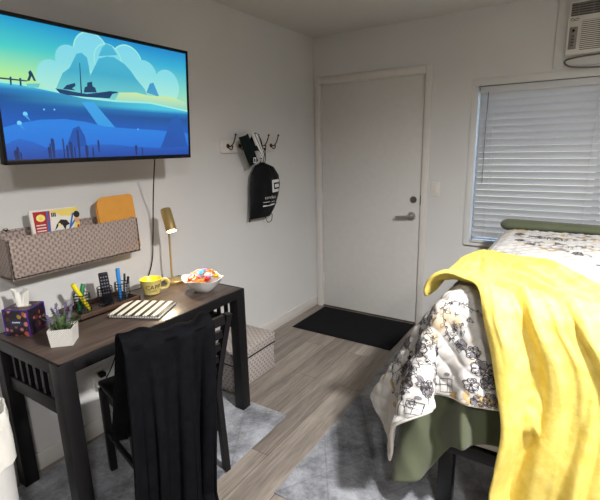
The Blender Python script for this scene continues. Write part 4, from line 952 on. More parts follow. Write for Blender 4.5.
[1688,-496,369,0,0,69,0,0,69,0,0,68,0,0,69,0,0,69,0,0,69,0,0,68,10,0,68,60,0,30,69,0,-2,68,0,0,69,0,0,69,0,0,68,0,0,69,0,0,69,0,0,68,0,0,69,0,0,69,0,0,68,0,0,69,0,0,69,0,0,68,0,0,69,0,0,69,0,0,68,0,0,69,0,0,69,0,0,68,0,0,69,0,0],
[1688,-428,369,0,0,69,0,0,69,0,0,68,0,0,69,0,0,69,0,0,68,0,0,69,10,0,68,60,0,30,69,0,-2,68,0,0,69,0,0,69,0,0,68,0,0,69,0,0,69,0,0,68,0,0,69,0,0,69,0,0,68,0,0,69,0,0,69,0,0,68,0,0,69,0,0,69,0,0,68,0,0,69,0,0,69,0,0,68,0,0,69,0,0],
[1687,-360,369,0,0,69,-1,0,69,0,0,68,0,0,69,0,0,69,-1,0,68,-2,0,69,16,0,66,59,0,31,69,0,-1,68,0,0,69,0,0,69,0,0,68,0,0,69,0,0,69,0,0,68,0,0,69,0,0,69,0,0,68,0,0,69,0,0,69,0,0,68,0,0,69,0,0,69,0,0,68,0,0,69,0,0,69,0,0,68,0,0,69,0,0]])
QUILT = dec([
[1545,-1997,254,16,-25,59,9,-26,60,9,-28,62,21,-25,63,66,-3,55,52,51,19,-20,64,-5,-14,63,-4,73,-4,12,58,-43,12,63,18,-4,62,24,-5,64,16,-3,66,9,-2,67,6,0,66,3,-1,66,3,0,67,2,0,66,1,0,67,2,0,66,1,0,67,0,0,66,1,0,67,0,0,66,0,0,67,1,0,66,1,0,66,0,0,67,-1,0,66,-1,0,67,-1,0],
[1524,-1946,281,22,-22,59,15,-25,59,15,-27,62,13,-27,64,33,-22,61,69,19,42,7,63,2,-16,64,-4,70,1,10,62,-38,11,63,21,-4,62,23,-5,65,13,-2,66,6,-1,67,3,-1,66,1,0,66,1,0,67,1,0,66,1,0,67,1,0,66,1,0,67,1,0,66,0,0,67,0,0,66,1,0,67,0,0,66,0,0,66,0,0,67,0,0,66,-1,0,67,0,0],
[1494,-1900,310,29,-18,57,25,-22,59,26,-24,62,16,-27,63,14,-26,63,45,-15,59,47,47,20,-15,65,-4,66,5,9,66,-30,9,62,24,-5,63,20,-4,66,8,-1,66,2,-1,67,1,0,66,0,0,67,0,0,66,1,0,66,0,0,67,1,0,66,1,0,67,0,0,66,0,0,67,0,0,66,1,0,67,0,0,66,0,0,67,0,0,66,0,0,66,-1,0,67,0,0],
[1453,-1867,342,33,-12,56,39,-14,58,36,-18,60,29,-23,62,16,-27,63,16,-25,63,57,2,48,5,65,0,60,11,8,68,-21,7,61,26,-6,65,13,-2,66,2,-1,66,0,0,67,0,0,66,0,0,67,0,0,66,0,0,67,0,0,66,1,0,66,0,0,67,0,0,66,0,0,67,1,0,66,0,0,67,0,0,66,0,0,67,0,0,66,0,0,66,0,0,67,-1,0],
[1406,-1842,375,37,-12,57,43,-10,58,43,-9,58,41,-12,59,35,-20,60,20,-25,63,21,-24,63,44,35,23,51,19,6,69,-11,5,62,22,-5,66,2,-1,66,0,-1,67,0,0,66,0,0,66,0,0,67,0,0,66,0,0,67,0,0,66,0,0,66,0,0,67,1,0,66,0,0,67,0,0,66,0,0,67,0,0,66,0,0,67,0,0,66,0,0,66,0,0,67,0,0],
[1382,-1795,401,33,-17,61,37,-16,60,39,-14,60,41,-12,59,43,-10,58,42,-12,58,32,-21,61,35,-17,58,55,18,8,69,3,2,64,8,-3,66,0,0,66,1,-1,67,0,0,66,0,0,66,0,0,67,0,0,66,0,0,67,0,0,66,-1,0,66,0,0,67,0,0,66,0,0,67,1,0,66,0,0,67,0,0,66,0,0,67,0,0,66,0,0,66,0,0,67,0,0],
[1421,-1750,399,24,-11,66,26,-13,66,27,-13,65,27,-14,65,30,-16,65,35,-16,62,41,-14,59,44,-13,59,63,-1,28,67,2,4,66,0,0,66,0,0,67,0,0,66,0,0,67,0,0,66,0,0,67,0,0,66,0,0,67,0,0,66,0,0,66,0,0,67,0,0,66,0,0,67,0,0,66,0,0,67,0,0,66,0,0,67,0,0,66,0,0,67,0,0,66,0,0],
[1481,-1738,386,21,-10,66,26,-9,66,25,-10,67,25,-12,65,26,-11,66,26,-6,67,26,-2,67,24,-1,68,55,-4,39,68,1,4,67,0,-2,67,0,0,67,0,0,66,0,0,67,0,0,66,0,0,67,0,0,66,0,0,67,0,0,66,0,0,66,0,0,67,0,0,66,0,0,67,0,0,66,0,0,67,0,0,66,0,0,67,0,0,66,0,0,67,0,0,66,0,0],
[1538,-1720,375,19,-6,66,24,-6,67,22,-3,68,19,-2,69,14,0,69,6,2,69,14,-2,69,27,-1,67,54,-3,38,68,1,3,66,0,0,66,0,0,67,0,0,66,0,0,67,0,0,66,0,0,67,0,0,66,0,0,67,0,0,66,0,0,66,0,0,67,0,0,66,0,0,67,0,0,66,0,0,67,0,0,66,0,0,67,0,0,66,0,0,67,0,0,66,0,0],
[1584,-1676,370,14,-1,68,18,0,69,13,0,69,11,0,69,7,1,69,6,0,69,6,0,69,25,-1,67,54,-1,38,67,0,3,66,0,0,66,0,0,67,0,0,66,0,0,67,0,0,66,0,0,67,0,0,66,0,0,67,0,0,66,0,0,66,0,0,67,0,0,66,0,0,67,0,0,66,0,0,67,0,0,66,0,0,67,0,0,66,0,0,67,0,0,66,0,0],
[1612,-1616,373,6,0,67,8,0,69,7,0,68,5,1,69,5,0,68,8,0,69,11,0,68,22,0,68,54,-1,38,67,0,3,66,0,0,66,0,0,67,0,0,66,0,0,67,0,0,66,0,0,67,0,0,66,0,0,67,0,0,66,0,0,66,0,0,67,0,0,66,0,0,67,0,0,66,0,0,67,0,0,66,0,0,67,0,0,66,0,0,67,0,0,66,0,0],
[1623,-1554,375,2,0,67,6,0,68,6,0,68,8,1,69,8,0,68,9,0,68,8,0,68,14,-1,67,54,0,39,67,0,3,66,0,0,66,0,0,67,0,0,66,0,0,67,0,0,66,0,0,67,0,0,66,0,0,67,0,0,66,0,0,66,0,0,67,0,0,66,0,0,67,0,0,66,0,0,67,0,0,66,0,0,67,0,0,66,0,0,67,0,0,66,0,0],
[1632,-1492,377,2,0,67,6,0,68,7,0,68,6,0,68,7,0,68,4,0,68,5,0,68,16,0,66,53,0,39,67,0,3,66,0,0,66,0,0,67,0,0,66,0,0,67,0,0,66,0,0,67,0,0,66,0,0,67,0,0,66,0,0,66,0,0,67,0,0,66,0,0,67,0,0,66,0,0,67,0,0,66,0,0,67,0,0,66,0,0,67,0,0,66,0,0],
[1642,-1430,379,1,0,67,5,0,68,4,0,67,5,0,68,4,0,68,4,0,67,5,0,68,15,0,66,53,0,39,67,0,3,66,0,0,66,0,0,67,0,0,66,0,0,67,0,0,66,0,0,67,0,0,66,0,0,67,0,0,66,0,0,66,0,0,67,0,0,66,0,0,67,0,0,66,0,0,67,0,0,66,0,0,67,0,0,66,0,0,67,0,0,66,0,0],
[1651,-1368,381,1,0,67,3,0,67,3,0,68,3,0,67,3,0,67,3,0,68,4,0,67,14,0,66,53,0,40,67,0,2,66,0,0,66,0,0,67,0,0,66,0,0,67,0,0,66,0,0,67,0,0,66,0,0,67,0,0,66,0,0,66,0,0,67,0,0,66,0,0,67,0,0,66,0,0,67,0,0,66,0,0,67,0,0,66,0,0,67,0,0,66,0,0],
[1660,-1307,384,1,1,66,1,0,67,2,0,67,2,0,67,2,0,67,2,0,67,3,0,68,13,0,65,52,0,40,67,-1,2,66,0,0,66,0,0,67,0,0,66,0,0,67,0,0,66,0,0,67,0,0,66,0,0,67,0,0,66,0,0,66,0,0,67,0,0,66,0,0,67,0,0,66,0,0,67,0,0,66,0,0,67,0,0,66,0,0,67,0,0,66,0,0],
[1669,-1245,386,0,0,66,1,0,67,1,1,67,1,0,67,1,0,66,0,0,67,1,0,67,11,0,66,53,-1,39,67,0,2,66,0,0,66,0,0,67,0,0,66,0,0,67,0,0,66,0,0,67,0,0,66,0,0,67,0,0,66,0,0,66,0,0,67,0,0,66,0,0,67,0,0,66,0,0,67,0,0,66,0,0,67,0,0,66,0,0,67,0,0,66,0,0],
[1675,-1183,387,0,0,67,0,0,66,0,0,67,0,0,66,0,1,67,0,0,66,0,-1,67,11,0,66,52,0,39,67,0,2,66,0,0,66,0,0,67,0,0,66,0,0,67,0,0,66,0,0,67,0,0,66,0,0,67,0,0,66,0,0,66,0,0,67,0,0,66,0,0,67,0,0,66,0,0,67,0,0,66,0,0,67,0,0,66,0,0,67,0,0,66,0,0],
[1675,-1121,387,0,0,67,0,0,66,0,0,67,0,0,66,0,0,67,0,0,66,0,0,67,11,0,66,52,0,39,67,0,2,66,0,0,66,0,0,67,0,0,66,0,0,67,0,0,66,0,0,67,0,0,66,0,0,67,0,0,66,0,0,66,0,0,67,0,0,66,0,0,67,0,0,66,0,0,67,0,0,66,0,0,67,0,0,66,0,0,67,0,0,66,0,0],
[1675,-1059,387,0,0,67,0,0,66,0,0,67,0,0,66,0,0,67,0,0,66,0,0,67,11,0,66,52,0,39,67,0,2,66,0,0,66,0,0,67,0,0,66,0,0,67,0,0,66,0,0,67,0,0,66,0,0,67,0,0,66,0,0,66,0,0,67,0,0,66,0,0,67,0,0,66,0,0,67,0,0,66,0,0,67,0,0,66,0,0,67,0,0,66,0,0],
[1675,-997,387,0,0,67,0,0,66,0,0,67,0,0,66,0,0,67,0,0,66,0,0,67,11,0,65,52,0,40,67,0,2,66,0,0,66,0,0,67,0,0,66,0,0,67,0,0,66,0,0,67,0,0,66,0,0,67,0,0,66,0,0,66,0,0,67,0,0,66,0,0,67,0,0,66,0,0,67,0,0,66,0,0,67,0,0,66,0,0,67,0,0,66,0,0],
[1675,-935,387,0,0,67,0,0,66,0,0,67,0,0,66,0,0,67,0,0,66,0,0,67,11,0,66,52,0,39,67,0,2,66,0,0,66,0,0,67,0,0,66,0,0,67,0,0,66,0,0,67,0,0,66,0,0,67,0,0,66,0,0,66,0,0,67,0,0,66,0,0,67,0,0,66,0,0,67,0,0,66,0,0,67,0,0,66,0,0,67,0,0,66,0,0],
[1675,-873,387,0,0,67,0,0,66,0,0,67,0,0,66,0,0,67,0,0,66,0,0,67,10,0,66,53,0,39,67,0,2,66,0,0,66,0,0,67,0,0,66,0,0,67,0,0,66,0,0,67,0,0,66,0,0,67,0,0,66,0,0,66,0,0,67,0,0,66,0,0,67,0,0,66,0,0,67,0,0,66,0,0,67,0,0,66,0,0,67,0,0,66,0,0],
[1675,-811,387,0,0,67,0,0,66,0,0,67,0,0,66,0,0,67,0,0,66,0,0,67,11,0,66,52,0,38,67,0,3,66,0,0,66,0,0,67,0,0,66,0,0,67,0,0,66,0,0,67,0,0,66,0,0,67,0,0,66,0,0,66,0,0,67,0,0,66,0,0,67,0,0,66,0,0,67,0,0,66,0,0,67,0,0,66,0,0,67,0,0,66,0,0],
[1674,-750,387,1,1,67,0,0,66,0,0,67,0,0,66,0,0,67,0,0,66,0,0,67,10,-1,66,53,1,38,67,0,3,66,0,0,66,0,0,67,0,0,66,0,0,67,0,0,66,0,0,67,0,0,66,0,0,67,0,0,66,0,0,66,0,0,67,0,0,66,0,0,67,0,0,66,0,0,67,0,0,66,0,0,67,0,0,66,0,0,67,0,0,66,0,0],
[1674,-688,387,0,0,67,1,0,66,0,0,67,0,0,66,0,0,67,0,0,66,1,0,67,9,0,66,53,0,38,67,0,3,66,0,0,66,0,0,67,0,0,66,0,0,67,0,0,66,0,0,67,0,0,66,0,0,67,0,0,66,0,0,66,0,0,67,0,0,66,0,0,67,0,0,66,0,0,67,0,0,66,0,0,67,0,0,66,0,0,67,0,0,66,0,0],
[1674,-626,387,1,0,67,0,0,66,0,0,67,0,0,66,0,0,67,0,0,66,0,0,67,10,0,66,53,0,38,67,0,3,66,0,0,66,0,0,67,0,0,66,0,0,67,0,0,66,0,0,67,0,0,66,0,0,67,0,0,66,0,0,66,0,0,67,0,0,66,0,0,67,0,0,66,0,0,67,0,0,66,0,0,67,0,0,66,0,0,67,0,0,66,0,0],
[1675,-564,387,0,0,67,0,0,66,0,0,67,0,0,66,0,0,67,0,0,66,1,0,67,9,0,66,53,0,38,67,0,3,66,0,0,66,0,0,67,0,0,66,0,0,67,0,0,66,0,0,67,0,0,66,0,0,67,0,0,66,0,0,66,0,0,67,0,0,66,0,0,67,0,0,66,0,0,67,0,0,66,0,0,67,0,0,66,0,0,67,0,0,66,0,0],
[1676,-502,387,0,0,67,0,0,66,0,0,67,0,0,66,0,0,67,-1,0,66,1,0,67,9,0,66,53,0,38,67,0,3,66,0,0,66,0,0,67,0,0,66,0,0,67,0,0,66,0,0,67,0,0,66,0,0,67,0,0,66,0,0,66,0,0,67,0,0,66,0,0,67,0,0,66,0,0,67,0,0,66,0,0,67,0,0,66,0,0,67,0,0,66,0,0],
[1677,-440,387,-1,0,67,0,0,66,0,0,67,0,0,66,0,0,67,0,0,66,0,0,67,9,0,66,53,0,38,67,0,3,66,0,0,66,0,0,67,0,0,66,0,0,67,0,0,66,0,0,67,0,0,66,0,0,67,0,0,66,0,0,66,0,0,67,0,0,66,0,0,67,0,0,66,0,0,67,0,0,66,0,0,67,0,0,66,0,0,67,0,0,66,0,0]])

def up(G, k):
    """Catmull-Rom upsampling of a grid of points"""
    def one(A):
        n = A.shape[0]; Ap = np.concatenate([2*A[:1]-A[1:2], A, 2*A[-1:]-A[-2:-1]]); out = []
        for i in range(n-1):
            p0, p1, p2, p3 = Ap[i], Ap[i+1], Ap[i+2], Ap[i+3]
            for q in range(k):
                t = q/k; out.append(.5*(2*p1+(p2-p0)*t+(2*p0-5*p1+4*p2-p3)*t*t+(3*p1-p0-3*p2+p3)*t**3))
        out.append(A[-1]); return np.array(out)
    return one(one(G).swapaxes(0, 1)).swapaxes(0, 1)
def gnormals(G):
    du = np.gradient(G, axis=1); dv = np.gradient(G, axis=0); n = np.cross(du, dv); n /= np.linalg.norm(n, axis=2, keepdims=True)+1e-9; return n
def gmesh(name, G, mats, UV=None):
    nj, ni = G.shape[:2]
    idx = np.arange(nj*ni).reshape(nj, ni); F = np.stack([idx[:-1, :-1], idx[:-1, 1:], idx[1:, 1:], idx[1:, :-1]], -1).reshape(-1, 4)
    me = bpy.data.meshes.new(name); me.from_pydata(G.reshape(-1, 3).tolist(), [], F.tolist())
    for m in mats: me.materials.append(m)
    me.polygons.foreach_set('use_smooth', [True]*len(me.polygons))
    if UV is not None:
        u = me.uv_layers.new(name='UVMap'); vi = np.zeros(len(me.loops), dtype=np.int32); me.loops.foreach_get('vertex_index', vi)
        u.data.foreach_set('uv', UV.reshape(-1, 2)[vi].ravel())
    o = bpy.data.objects.new(name, me); COL.objects.link(o); return o
# green sheet
SG = up(SHEET, 6)
so = gmesh('flat_sheet', SG, [M['green']]); tag(so, 'plain olive green sheet hanging below the quilt over the bed side', 'sheet')
md = so.modifiers.new('s', 'SOLIDIFY'); md.thickness = .003; md.offset = 0
# quilt
KQ = 12
QX0, QX1, QY0, QY1 = 1.14, 3.20, -2.235, -.44
QG = up(QUILT, KQ); nj, ni = QG.shape[:2]
Uq = np.linspace(QX0, QX1, ni)[None, :].repeat(nj, 0); Vq = np.linspace(QY0, QY1, nj)[:, None].repeat(ni, 1)
QN = gnormals(QG)
qa = (Uq+Vq)/.078; qb = (Uq-Vq)/.078
puff = (np.abs(np.sin(PI*qa))*np.abs(np.sin(PI*qb)))**.38
QS = QG+QN*(0.0105*puff[..., None]+.002)
k = NT('white quilt with ink drawings'); v = k.coord('UV')
n1 = k.noise(v, 3.2, 4, .6); n2 = k.noise(v, 11, 5, .7); n3 = k.noise(k.coord('UV', rot=(0, 0, 1)), 4.1, 4, .6)
c = k.mix(k.ramp(k.math('MULTIPLY', k.ramp(n1, [(.54, (0, 0, 0)), (.62, (1, 1, 1))]), k.ramp(n2, [(.46, (0, 0, 0)), (.58, (1, 1, 1))])), [(0, (0, 0, 0)), (1, (.55, .55, .55))]), lin((192, 190, 188)), lin((100, 98, 100)))
c = k.mix(k.ramp(k.math('MULTIPLY', k.ramp(n3, [(.56, (0, 0, 0)), (.64, (1, 1, 1))]), k.ramp(n2, [(.42, (0, 0, 0)), (.56, (1, 1, 1))])), [(0, (0, 0, 0)), (1, (.7, .7, .7))]), c, lin((182, 154, 104)))
sp = k.n('ShaderNodeSeparateXYZ'); k.l(v, sp.inputs[0])
k.color(c); k.b.inputs['Roughness'].default_value = .8; k.bump(k.noise(v, 160, 3), .15, .002); M['quilt'] = k.m
qo = gmesh('quilt', QS, [M['quilt'], mk('quilt_ink', (44, 42, 50), .8, var=.1), mk('quilt_grey', (112, 108, 112), .8, var=.1), mk('quilt_ochre', (178, 150, 104), .8)], np.stack([Uq, Vq], -1))
tag(qo, 'white diamond quilted bedspread with black botanical drawings on the bed', 'quilt')
md = qo.modifiers.new('s', 'SOLIDIFY'); md.thickness = .009; md.offset = -1
QI = 0.0022
def qp(x, y, lay=0):
    fx = (x-QX0)/(QX1-QX0)*(ni-1); fy = (y-QY0)/(QY1-QY0)*(nj-1)
    fx = min(max(fx, 0), ni-1.001); fy = min(max(fy, 0), nj-1.001); i, j = int(fx), int(fy); a, c_ = fx-i, fy-j
    p = QS[j, i]*(1-a)*(1-c_)+QS[j, i+1]*a*(1-c_)+QS[j+1, i]*(1-a)*c_+QS[j+1, i+1]*a*c_
    return Vector(p)+Vector(QN[j, i])*(.0012+lay*.0004)
DV, DF, DM = [], [], []
def ribbon(pts, w, mi=1, lay=0):
    """thin printed line on the quilt, points in cloth coordinates"""
    out = []
    for (x0, y0), (x1, y1) in zip(pts, pts[1:]):
        n_ = max(1, int(math.hypot(x1-x0, y1-y0)/.006)); out += [(x0+(x1-x0)*q/n_, y0+(y1-y0)*q/n_) for q in range(n_)]
    out.append(pts[-1]); N = len(out); ix = len(DV)
    for i, (x, y) in enumerate(out):
        a = out[min(i+1, N-1)]; c_ = out[max(i-1, 0)]; dx, dy = a[0]-c_[0], a[1]-c_[1]; L = math.hypot(dx, dy)+1e-9
        ww = w*.62*(.45+.55*sin(PI*(i+.6)/(N+.2)))
        for s_ in (-1, 1): DV.append(qp(x-dy/L*ww*s_, y+dx/L*ww*s_, lay))
    for i in range(N-1): DF.append((ix+2*i, ix+2*i+1, ix+2*i+3, ix+2*i+2)); DM.append(mi)
def blob(x, y, a, c_, rot=0, mi=1, lay=0, n=10):
    ix = len(DV); DV.append(qp(x, y, lay))
    for q in range(n):
        t = 2*PI*q/n; u, v_ = a*cos(t), c_*sin(t); DV.append(qp(x+u*cos(rot)-v_*sin(rot), y+u*sin(rot)+v_*cos(rot), lay))
    for q in range(n): DF.append((ix, ix+1+q, ix+1+(q+1) % n)); DM.append(mi)
qr = random.Random(21)
def flower(x, y, r, dense=1):
    (blob(x, y, r*.9, r*.8, 0, 2, 0, 14) if r > .018 else None)
    for q in range(7):
        a = q*2*PI/7+qr.random()*.4; px, py = x+r*.62*cos(a), y+r*.62*sin(a)
        ribbon([(px+r*.36*cos(a+t), py+r*.36*sin(a+t)) for t in np.linspace(-2.4, 2.4, 8)], r*.09, 1, 1)
        if dense: blob(x+r*.35*cos(a+.4), y+r*.35*sin(a+.4), r*.12, r*.045, a, 1, 2, 6)
    blob(x, y, r*.2, r*.2, 0, 1, 2, 8)
def vine(pts, leaf=.017, w=.0016, den=.02):
    P_ = [(p.x, p.y) for p in bez([(*q, 0) for q in pts], 8)]; ribbon(P_, w)
    acc = 0; sd = 1
    for (a, c_) in zip(P_, P_[1:]):
        acc += math.hypot(c_[0]-a[0], c_[1]-a[1])
        if acc > den:
            acc = 0; sd = -sd; an = math.atan2(c_[1]-a[1], c_[0]-a[0])+sd*qr.uniform(.5, 1.1); L = leaf*qr.uniform(.7, 1.25)
            q = (c_[0]+L*cos(an), c_[1]+L*sin(an)); nx_, ny_ = -sin(an)*L*.36, cos(an)*L*.36; mx, my = (c_[0]+q[0])/2, (c_[1]+q[1])/2
            ribbon([c_, (mx+nx_, my+ny_), q, (mx-nx_, my-ny_), c_], w*.8)
            if qr.random() < .6: blob(mx+nx_*.3, my+ny_*.3, L*.32, L*.13, an, 1, 1, 8)
def lamppost(x, y, h, rot=0):
    def T(u, v_): return (x+u*cos(rot)-v_*sin(rot), y+u*sin(rot)+v_*cos(rot))
    ribbon([T(0, 0), T(.002, h*.5), T(-.002, h)], .0032); blob(*T(-.002, h+.012), .014, .010, rot, 1, 1); blob(*T(-.002, h+.034), .007, .013, rot, 1, 1); ribbon([T(-.014, h+.016), T(0, h+.03), T(.012, h+.016)], .002)
    blob(*T(.0, h*.62), .011, .008, rot, 1, 1)
    ribbon([T(.022, h*.20), T(.070, h*.22), T(.068, h*.52), T(.020, h*.50), T(.022, h*.20)], .0022); ribbon([T(0, h*.36), T(.045, h*.36), T(.07, h*.34)], .0018); ribbon([T(.045, h*.2), T(.044, h*.5)], .0014)
    blob(*T(.046, h*.62), .010, .007, rot, 2, 1)
def scrib(x, y, r, n=14, mi=1):
    pts = [(x+r*qr.uniform(-1, 1), y+r*qr.uniform(-1, 1)) for _ in range(n)]; ribbon([(p.x, p.y) for p in bez([(*q, 0) for q in pts], 4)], .0013, mi)
F0 = -1.86
vine([(1.715, F0+.02), (1.70, F0-.03), (1.70, F0-.09), (1.725, F0-.14), (1.77, F0-.175), (1.82, F0-.19)], .020, .0018, .013)
vine([(1.70, F0-.02), (1.745, F0-.015), (1.80, F0-.035), (1.85, F0-.05)], .014, .0014, .016)
flower(1.775, F0-.165, .020); flower(1.815, F0-.185, .024); flower(1.745, F0-.125, .016)
flower(1.84, F0-.235, .030); flower(1.875, F0-.285, .030); flower(1.82, F0-.300, .026); flower(1.885, F0-.345, .026); flower(1.845, F0-.355, .024)
for q in range(9): scrib(qr.uniform(1.80, 1.92), qr.uniform(F0-.37, F0-.2), .018)
lamppost(1.685, F0-.395, .17, .04)
for q in range(12): blob(qr.uniform(1.62, 1.98), qr.uniform(F0-.39, F0-.33), .020, .010, qr.uniform(0, 3), 3, 0)
for q in range(20): blob(qr.uniform(1.52, 1.66), qr.uniform(F0-.36, F0+.1), .016, .010, qr.uniform(0, 3), 2, 0)
for q in range(26): scrib(qr.uniform(1.50, 1.66), qr.uniform(F0-.30, F0-.02), .022, 12)
lamppost(1.42, F0-.36, .15, -.7); lamppost(1.36, F0-.10, .16, -1.57)
flower(1.50, F0-.25, .03); flower(1.56, F0-.30, .028); flower(1.58, F0-.16, .03); flower(1.45, F0-.15, .026)
for q in range(34): scrib(qr.uniform(1.30, 1.60), qr.uniform(F0-.34, F0+.12), .024, 12)
for q in range(12): flower(qr.uniform(1.28, 1.62), qr.uniform(F0-.33, F0+.15), qr.uniform(.018, .028))
for q in range(5): vine([(1.60-.07*q, F0-.36), (1.62-.07*q, F0-.26), (1.58-.07*q, F0-.16), (1.60-.06*q, F0-.04)], .018, .0016, .016)
for q in range(10): scrib(qr.uniform(1.68, 1.80), qr.uniform(F0-.16, F0-.02), .014, 10)
for q in range(26): blob(qr.uniform(1.25, 1.66), qr.uniform(F0-.36, F0+.2), .022, .010, qr.uniform(0, 3), 2 if q % 3 else 3, 0)
# bed top and far side
vine([(1.76, -.62), (1.84, -.68), (1.95, -.63), (2.05, -.70)], .028, .002, .016)
def butterfly(x, y, s):
    for sg in (-1, 1):
        ribbon([(x, y), (x+sg*s, y+s*.55), (x+sg*s*1.15, y+s*.1), (x, y)], .004); ribbon([(x, y), (x+sg*s*.8, y-s*.45), (x+sg*s*.4, y-s*.6), (x, y)], .0035)
        blob(x+sg*s*.65, y+s*.25, s*.35, s*.14, .4*sg, 2, 1)
    ribbon([(x, y-s*.4), (x, y+s*.4)], .006)
butterfly(1.95, -.66, .085); butterfly(2.30, -.95, .08)
for (x, y) in ((1.82, -.78), (1.88, -.86), (2.02, -.80), (1.80, -.60), (2.25, -.55), (2.36, -.60), (2.20, -1.20), (2.1, -1.0), (2.5, -.8), (2.45, -1.3), (2.8, -.7), (2.9, -1.2), (2.75, -1.5)):
    flower(x, y, .028); vine([(x, y), (x+.07, y-.03), (x+.15, y+.01), (x+.2, y-.02)], .022, .0016, .015)
for (x, y) in ((2.10, -.62), (2.20, -.85), (2.00, -.95), (2.34, -.74), (2.28, -1.15), (2.05, -.52), (2.6, -1.0)):
    for q in range(7): blob(x+qr.uniform(-.08, .08), y+qr.uniform(-.03, .03), .035, .010, qr.uniform(-.2, .2), 3 if q % 3 else 2, 0)
for (x, y) in ((2.05, F0-.2), (2.3, F0-.25), (2.6, F0-.2), (2.9, F0-.22), (1.38, -1.5), (1.42, -1.1), (1.5, -1.3), (1.40, -.8), (1.55, -.9)):
    flower(x, y, .03); vine([(x, y), (x+.05, y+.07), (x+.02, y+.15)], .022, .0018, .016)
pm_ = bpy.data.meshes.new('printed_drawing'); pm_.from_pydata([tuple(p) for p in DV], [], DF)
for m_ in (M['quilt'], M['quilt_ink'], M['quilt_grey'], M['quilt_ochre']): pm_.materials.append(m_)
pm_.polygons.foreach_set('material_index', DM)
po = bpy.data.objects.new('printed_drawing', pm_); COL.objects.link(po); po.parent = qo
# edge binding of the quilt
edge = [Vector(QG[0, i]) for i in range(0, ni, 3)]+[Vector(QG[j, ni-1]) for j in range(0, nj, 3)]+[Vector(QG[nj-1, i]) for i in range(ni-1, -1, -3)]+[Vector(QG[j, 0]) for j in range(nj-1, -1, -3)]
b = MB(); b.tube(edge, .0065, 6); ob = b.build('binding', mk('binding_white', (216, 212, 206), .8), qo)

# ------------------------------------------------------------------ rolled green blanket along the far side
b = MB(); P = []
for i in range(60):
    t = (1-cos(PI*i/59))/2; x = 1.655+1.83*t; dd = min(t, 1-t)*1.83/.055; e = (1-(1-min(dd, 1))**2)**.5; e = max(e, .03)
    P.append([(x, -.376+.062*e*cos(a)*(1+.05*sin(9*x)), .988+(.034*e+.004*sin(5*x)*e)*sin(a)) for a in [2*PI*q/20 for q in range(20)]])
b.grid(P, wrap=True); ro = b.build('rolled_blanket', M['green'], None); tag(ro, 'olive green blanket rolled along the far side of the bed by the window', 'blanket')

# ------------------------------------------------------------------ yellow throw
def path(T, v):
    v = min(max(v, 0), 1)*(len(T)-1); i = min(int(v), len(T)-2); f = v-i
    p = [T[max(i-1, 0)], T[i], T[i+1], T[min(i+2, len(T)-1)]]
    return [.5*(2*p[1][k]+(p[2][k]-p[0][k])*f+(2*p[0][k]-5*p[1][k]+4*p[2][k]-p[3][k])*f*f+(3*p[1][k]-p[0][k]-3*p[2][k]+p[3][k])*f**3) for k in (0, 1)]
TA = [(1.68, -1.18), (1.645, -1.36), (1.63, -1.56), (1.60, -1.74), (1.70, -1.80), (1.82, -1.87), (1.875, -2.00), (1.91, -2.14), (1.945, -2.30), (1.935, -2.46), (1.925, -2.60), (1.965, -2.70)]
TB = [(1.74, -1.18), (1.84, -1.29), (1.955, -1.39), (2.04, -1.50), (2.11, -1.60), (2.20, -1.72), (2.35, -1.83), (2.47, -1.95), (2.48, -2.15), (2.49, -2.35), (2.50, -2.55), (2.50, -2.72)]
ZT, FY, LXB, RR = .968, -1.895, 1.655, .055
def fold(X, Y, d):
    """wrap unfolded cloth coordinates over the bed top, its near edge and its left edge"""
    r = RR+d; dx = dz1 = 0
    # left overhang
    ex = LXB+RR
    if X < ex:
        s = ex-X; a = min(s/RR, PI/2); x = ex-r*sin(a); z = ZT-RR+r*cos(a)-(max(0, s-RR*PI/2)); 
    else: x = X; z = ZT+d
    ey = FY+RR
    if Y < ey:
        s = ey-Y; a = min(s/RR, PI/2); y = ey-r*sin(a); zz = (z-(ZT-RR))*cos(a) if X >= ex else (z-(ZT-RR))*cos(a); z = ZT-RR+zz-max(0, s-RR*PI/2)
    else: y = Y
    return x, y, z
NS, NTT = 130, 170
YG = np.zeros((NTT+1, NS+1, 3))
for j in range(NTT+1):
    t = j/NTT; A = path(TA, t); B = path(TB, t)
    for i in range(NS+1):
        s = i/NS
        X = A[0]*(1-s)+B[0]*s; Y = A[1]*(1-s)+B[1]*s
        hang = min(max((t-.42)/.3, 0), 1)
        ph = s+.05*sin(5*t+2)+.03*sin(9*t)
        f1 = .5+.5*sin(2*PI*(4.3*ph+.15)); f2 = .5+.5*sin(2*PI*(7.7*ph+.5*t+.3)); f3 = .5+.5*sin(2*PI*(2.1*ph+.35))
        d = .012+(.020+.024*hang)*f1**1.4+(.010+.006*hang)*f2*(1-.5*hang)+(.012+.030*hang)*f3
        d += .016*math.exp(-((s-.985)/.035)**2)*(1-hang)+.018*math.exp(-((s-.02)/.05)**2)
        r1 = 1-abs(sin(PI*(5.1*s+1.3*t+.25*sin(7*t+3*s)))); r2_ = 1-abs(sin(PI*(8.3*s-1.1*t+.3*sin(6*s+5*t+1)))); d += (.018-.012*hang)*r1**2+.011*r2_**2*(1-.6*hang)
        d += .006*sin(13*X+7*Y)*sin(9*Y-5*X)
        if t < .10: d *= .55+.45*(t/.10)
        # deep fold between the two lower panels
        d -= .038*hang*math.exp(-((s-.50-.03*sin(4*t))/.035)**2)
        d = max(.012+(d-.012)*min(1, math.hypot(B[0]-A[0], B[1]-A[1])/.55), .006)
        x, y, z = fold(X, Y, d)
        YG[j, i] = (x, y, z)
